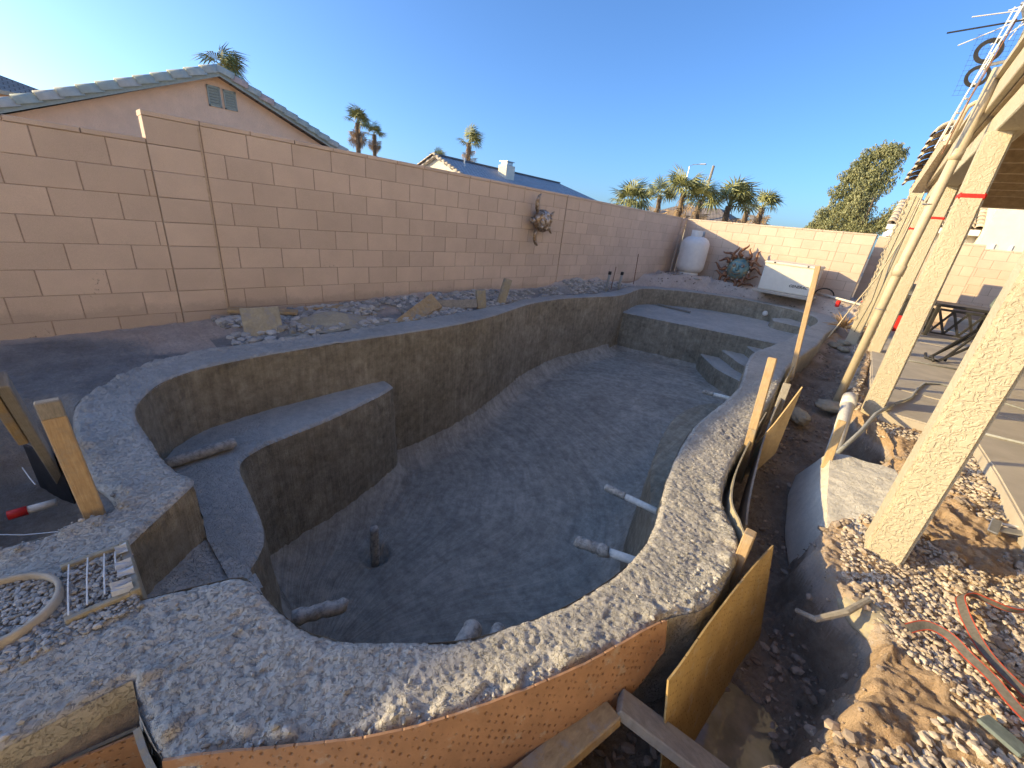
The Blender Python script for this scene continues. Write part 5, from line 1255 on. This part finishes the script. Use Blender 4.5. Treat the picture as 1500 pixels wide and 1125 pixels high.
# ------------------------------------------------------------------ patio furniture
lt = thing('lattice_table', 'black metal patio table with lattice sides seen between the posts', 'table', (1.12, 11.5, 0), R(8))
MB().bbox((-.48,-.45,.56),(.48,.45,.61),.012).build('tabletop', MAT['dark'], lt)
for sx in (-1,1):
    for sy in (-1,1): MB().bbox((sx*.43-.03,sy*.40-.03,0),(sx*.43+.03,sy*.40+.03,.56),.008).build('leg', MAT['dark'], lt)
for side in range(2):
    for i in range(4):
        x0 = -.40+i*.2
        for (za, zb_) in ((.08,.5),(.5,.08)):
            if side == 0: MB().bar((x0,-.42,za),(x0+.2,-.42,zb_),.040,.014,.002).build('lattice_bar', MAT['dark'], lt)
            else: MB().bar((-.45,-.36+i*.18,za),(-.45,-.36+i*.18+.18,zb_),.040,.014,.002).build('lattice_bar', MAT['dark'], lt)
MB().bbox((-.43,-.43,.06),(.43,-.40,.09),.004).bbox((-.43,-.43,.49),(.43,-.40,.53),.004).build('lattice_rail', MAT['dark'], lt)
gr_ = thing('grill', 'black lidded grill behind the second and third posts', 'grill', (.42, 11.35, 0))
MB().bbox((-.25,-.22,.10),(.25,.22,.55),.02).build('cabinet', MAT['dark'], gr_); MB().tube([(-.27,0,.66),(.27,0,.66)], .22, 18).build('lid', MAT['dark'], gr_, True)
MB().tube([(-.18,-.24,.68),(.18,-.24,.68)], .014, 8).build('handle', MAT['steel'], gr_); MB().bbox((.25,-.2,.55),(.5,.2,.58),.008).build('side_shelf', MAT['dark'], gr_)
for sx in (-1,1): MB().tube([(sx*.22,-.2,.08),(sx*.26,-.2,.08)], .08, 14).build('wheel', MAT['black_rubber'], gr_, True)
hc = thing('folding_chair', 'folded grey lounge chair with bent tube legs standing on the patio', 'chair', (1.13, 8.2, 0), R(-15)); hc.scale = (1.4,1.4,1.4)
MB().tube([(-.18,.0,.02),(-.2,.1,.04),(-.05,.25,.42),(.12,.35,.95),(.16,.37,1.02),(.24,.38,1.05),(.44,.38,1.05),(.5,.37,1.02),(.48,.3,.9),(.3,.2,.42),(.10,.02,.04),(.06,-.06,.02)], .013, 8).build('frame', MAT['dark'], hc, True)
MB().tube([(-.28,-.1,.03),(-.1,.12,.30),(.05,.2,.45)], .013, 8).tube([(-.33,-.05,.05),(-.30,-.13,.02),(-.2,-.16,.02),(-.02,.1,.26)], .013, 8).tube([(-.22,-.22,.02),(-.26,-.13,.05),(-.1,.14,.36)], .013, 8).build('leg', MAT['dark'], hc, True)
MB().tube([(-.02,.17,.40),(.0,.18,.47)], .045, 10).build('knot', MAT['tape_clear'], hc, True)
fb = MB(); 
for k in range(7): fb.tube([(-.01+.004*k,.17,.45),(-.10+.035*k,.24,.60),(-.10+.036*k,.26,.68)], (.018,.028,.012), 6)
fb.build('folded_fabric', MAT['green_dull'], hc, True)
fb2 = MB()
for k in range(6): fb2.tube([(.02,.17,.40),(.0+.03*k,.20,.22),(.02+.05*k,.22,.08)], (.018,.032,.01), 6)
fb2.build('folded_fabric', MAT['green_dull'], hc, True)
MB().lathe([(.0,-.06),(.06,-.05),(.075,.0),(.06,.06),(.0,.07)], 14, (.17,.32,.72)).build('white_bag', MAT['white_paint'], hc, True)
for k, (P, lab) in enumerate((([(.38,5.05,.02),(.5,5.5,.015),(.56,6.0,.015),(.62,6.35,.015),(.75,6.55,.015),(.95,6.5,.015),(1.5,6.2,.015)],'dark hose curving over the patio behind the second post'), ([(.9,4.9,.012),(1.4,5.0,.012),(2.2,5.2,.012)],'thin grey hose lying on the patio at the right edge'), ([(.25,7.6,.01),(.6,7.72,.01),(1.2,7.9,.01)],'thin cable lying along the patio joint'))):
    tag(MB().tube(smooth_poly(np.array(P), .05, closed=False) if False else P, .011, 7).build('garden_hose', MAT['conduit'], None, True), lab, 'hose')
tag(MB().bbox((.22,10.7,.0),(.36,10.85,.30),.03).build('paint_can', MAT['red']), 'small red and brown container on the patio behind the posts', 'container')

# ------------------------------------------------------------------ loose stones, crumbs and clods
ICO = [rock_mesh('r', 100+i, 1, .35, 1.0) for i in range(6)]
ICOV = []
for m_ in ICO:
    v = np.zeros(len(m_.vertices)*3, np.float32); m_.vertices.foreach_get('co', v); f = np.array([p.vertices[:] for p in m_.polygons], np.int32); ICOV.append((v.reshape(-1,3), f)); bpy.data.meshes.remove(m_)
def scatter(name, label, pts, size, mat, flat=(.45,.8), sink=.25, smooth=False, elong=1.5):
    V = []; F = []; T = []; n0 = 0
    for (x, y, z), s in zip(pts, size):
        v, f = ICOV[rng.integers(6)]; sc = np.array([s*rng.uniform(1,elong), s*rng.uniform(.75,1.1), s*rng.uniform(*flat)])
        p = v*sc; tx = rng.normal(0,.3); ct, st = math.cos(tx), math.sin(tx); p = np.stack([p[:,0], p[:,1]*ct-p[:,2]*st, p[:,1]*st+p[:,2]*ct], 1)
        a = rng.uniform(0,6.28); c, q = math.cos(a), math.sin(a)
        p = np.stack([p[:,0]*c-p[:,1]*q, p[:,0]*q+p[:,1]*c, p[:,2]], 1)+np.array([x, y, z+s*(.6-sink)])
        V.append(p); F.append(f+n0); n0 += len(v); T.append(np.full(len(v), rng.random()))
    me = np_mesh(name, np.vstack(V), np.vstack(F), None, smooth)
    a_ = me.attributes.new('tint', 'FLOAT', 'POINT'); a_.data.foreach_set('value', np.concatenate(T).astype(np.float32))
    return tag(link(name, me, MAT[mat]), label, kind='stuff')
def in_poly(x, y, P):
    r = np.zeros(x.shape, bool); n = len(P)
    for i in range(n):
        a, b_ = P[i], P[(i+1) % n]
        if a[1] == b_[1]: continue
        r ^= ((a[1] > y) != (b_[1] > y)) & (x < (b_[0]-a[0])*(y-a[1])/(b_[1]-a[1])+a[0])
    return r
def fill(P, spacing, jitter=.45, prob=None):
    P = np.array(P); x0, y0 = P.min(0); x1, y1 = P.max(0)
    X, Y = np.meshgrid(np.arange(x0, x1, spacing), np.arange(y0, y1, spacing)); X = X.ravel(); Y = Y.ravel()
    X = X+rng.uniform(-jitter, jitter, X.shape)*spacing; Y = Y+rng.uniform(-jitter, jitter, X.shape)*spacing
    k = in_poly(X, Y, P)
    if prob is not None: k &= rng.random(X.shape) < prob(X, Y)
    return X[k], Y[k]
gp = []; gs = []
for P, sp_m, s0 in (([(.235,2.50),(.27,2.12),(.36,1.98),(.46,1.88),(.52,1.80),(.60,1.72),(1.0,1.72),(1.05,2.4),(.86,2.70),(.60,2.75),(.36,2.78),(.25,2.72)], .0175, .0105),
                   ([(.40,1.30),(.50,1.42),(.56,1.60),(1.0,1.75),(1.1,1.0),(.42,.9)], .021, .0125),
                   ([(.62,4.70),(.88,4.72),(.96,3.35),(.80,3.35),(.72,3.9)], .021, .0125), ([(.30,4.68),(.60,4.70),(.62,4.45),(.30,4.4)], .026, .012),
                   ([(.78,2.6),(.95,2.95),(1.02,1.7),(.9,1.7)], .02, .012), ([(.06,4.9),(.16,4.9),(.14,6.0),(.06,6.0)], .022, .012)):
    x, y = fill(P, sp_m, .5, lambda X, Y: sstep(.22, .5, vnoise(X*9, Y*9, 70)+.18)); z = ground_z(x, y)
    gp += list(zip(x, y, z)); gs += list(s0*rng.uniform(.55, 1.25, len(x)))
    x, y = fill(P, sp_m*1.6, .5, lambda X, Y: .6+0*X); z = ground_z(x, y)+.008
    gp += list(zip(x, y, z)); gs += list(s0*rng.uniform(.5, 1.1, len(x)))
scatter('gravel', 'tan angular gravel round the front post and along the patio edge', gp, gs, 'gravel', elong=1.6)
# clods over the trench and banks
x, y = fill([(-.5,.2),(1.0,.2),(1.0,4.7),(.15,5.2),(.1,9),(-.45,9),(-.5,5),(-.1,1.8)], .026, .5, lambda X, Y: .8*sstep(.3,.7,vnoise(X*4,Y*4,12)))
so3 = np.array([np.min(np.hypot(outer_s[:,0]-a, outer_s[:,1]-b_)) for a, b_ in zip(x, y)]); k = (so3 > .02) & ~in_poly(x, y, OUTER) & (np.hypot((x-.125)/.15,(y-1.32)/.24) > 1); x, y = x[k], y[k]
scatter('earth_clods', 'loose brown earth clods over the trench and dirt', list(zip(x, y, ground_z(x, y))), .003+.019*rng.random(len(x))**3.5, 'clod', (.5,.9))
# wall strip rubble
x, y = fill([(-4.8,.9),(-4.0,.9),(-4.12,3.2),(-4.4,4.8),(-4.62,6),(-4.5,7.5),(-4.8,9.5),(-4.85,9.5)], .028, .5, lambda X, Y: .95*sstep(.25,.5,vnoise(X*3,Y*3,13)+.12))
k = ~in_poly(x, y, OUTER); x, y = x[k], y[k]
scatter('strip_rubble', 'grey rubble and slurry lumps along the strip by the long wall', list(zip(x, y, ground_z(x, y))), .010+.045*rng.random(len(x))**2.6, 'crumb', (.4,.8))
x, y = fill([(-4.8,9.5),(-4.7,11.5),(-4.2,12.2),(-.7,12.2),(-.5,11),(-.9,11.6),(-2.5,11.8),(-4,11.2),(-4.72,10)], .07, .5, lambda X, Y: .6+0*X); k = ~in_poly(x, y, OUTER); x, y = x[k], y[k]
scatter('soil_pebbles', 'small pebbles over the reddish soil at the far end', list(zip(x, y, ground_z(x, y))), .008+.02*rng.random(len(x))**3, 'clod', (.4,.8))
# crumbs on the rim: sparse everywhere, heaped by the edges
RIMP = np.array(OUTER)
x, y = fill([(-2.1,-.68),(-1.1,-.68),(.05,1.0),(.0,2.3),(-.3,5.2),(-1.0,5.2),(-.3,2.2),(-1.2,.15),(-2.1,.3)], .016, .5)
def at_grid(A, x, y): return A[np.clip(np.searchsorted(G.xs, x),0,len(G.xs)-1), np.clip(np.searchsorted(G.ys, y),0,len(G.ys)-1)]
dd = at_grid(d, x, y); od = -at_grid(so_, x, y)
pr = .03 + .5*sstep(.07, .0, od)*sstep(.3,.6,vnoise(x*8,y*8,19))*(y < 2.3) + .5*np.exp(-(((x+.17)/.09)**2+((y-1.42)/.16)**2)) + .45*np.exp(-(((x+.62)/.09)**2+((y-.32)/.08)**2))
k = (dd > .004) & (rng.random(len(x)) < pr); x, y, od2 = x[k], y[k], od[k]
z = at_grid(Z, x, y)
scatter('concrete_crumbs', 'loose concrete crumbs scattered over the rim', list(zip(x, y, z)), (.0018+.0055*rng.random(len(x))**2.6)*(1+.5*(od2 < .06)), 'crumb', (.6,.95))
# crumbs round the skimmer
x, y = fill([(-1.75,-.58),(-1.36,-.50),(-1.38,-.06),(-1.71,-.05)], .0105, .5); z = np.where(np.hypot(x+1.605, y+.365) < .128, .008, np.where(y > -.2, .004, at_grid(Z, x, y)))
k = (np.hypot(x+1.605, y+.365) < .128) | ((np.hypot(x+1.605, y+.365) > .150) & (rng.random(len(x)) < .85)); x, y, z = x[k], y[k], z[k]
scatter('skimmer_gravel', 'crushed grey gravel filling and ringing the skimmer', list(zip(x, y, z)), .004+.006*rng.random(len(x))**1.5, 'crumb', (.5,.85))
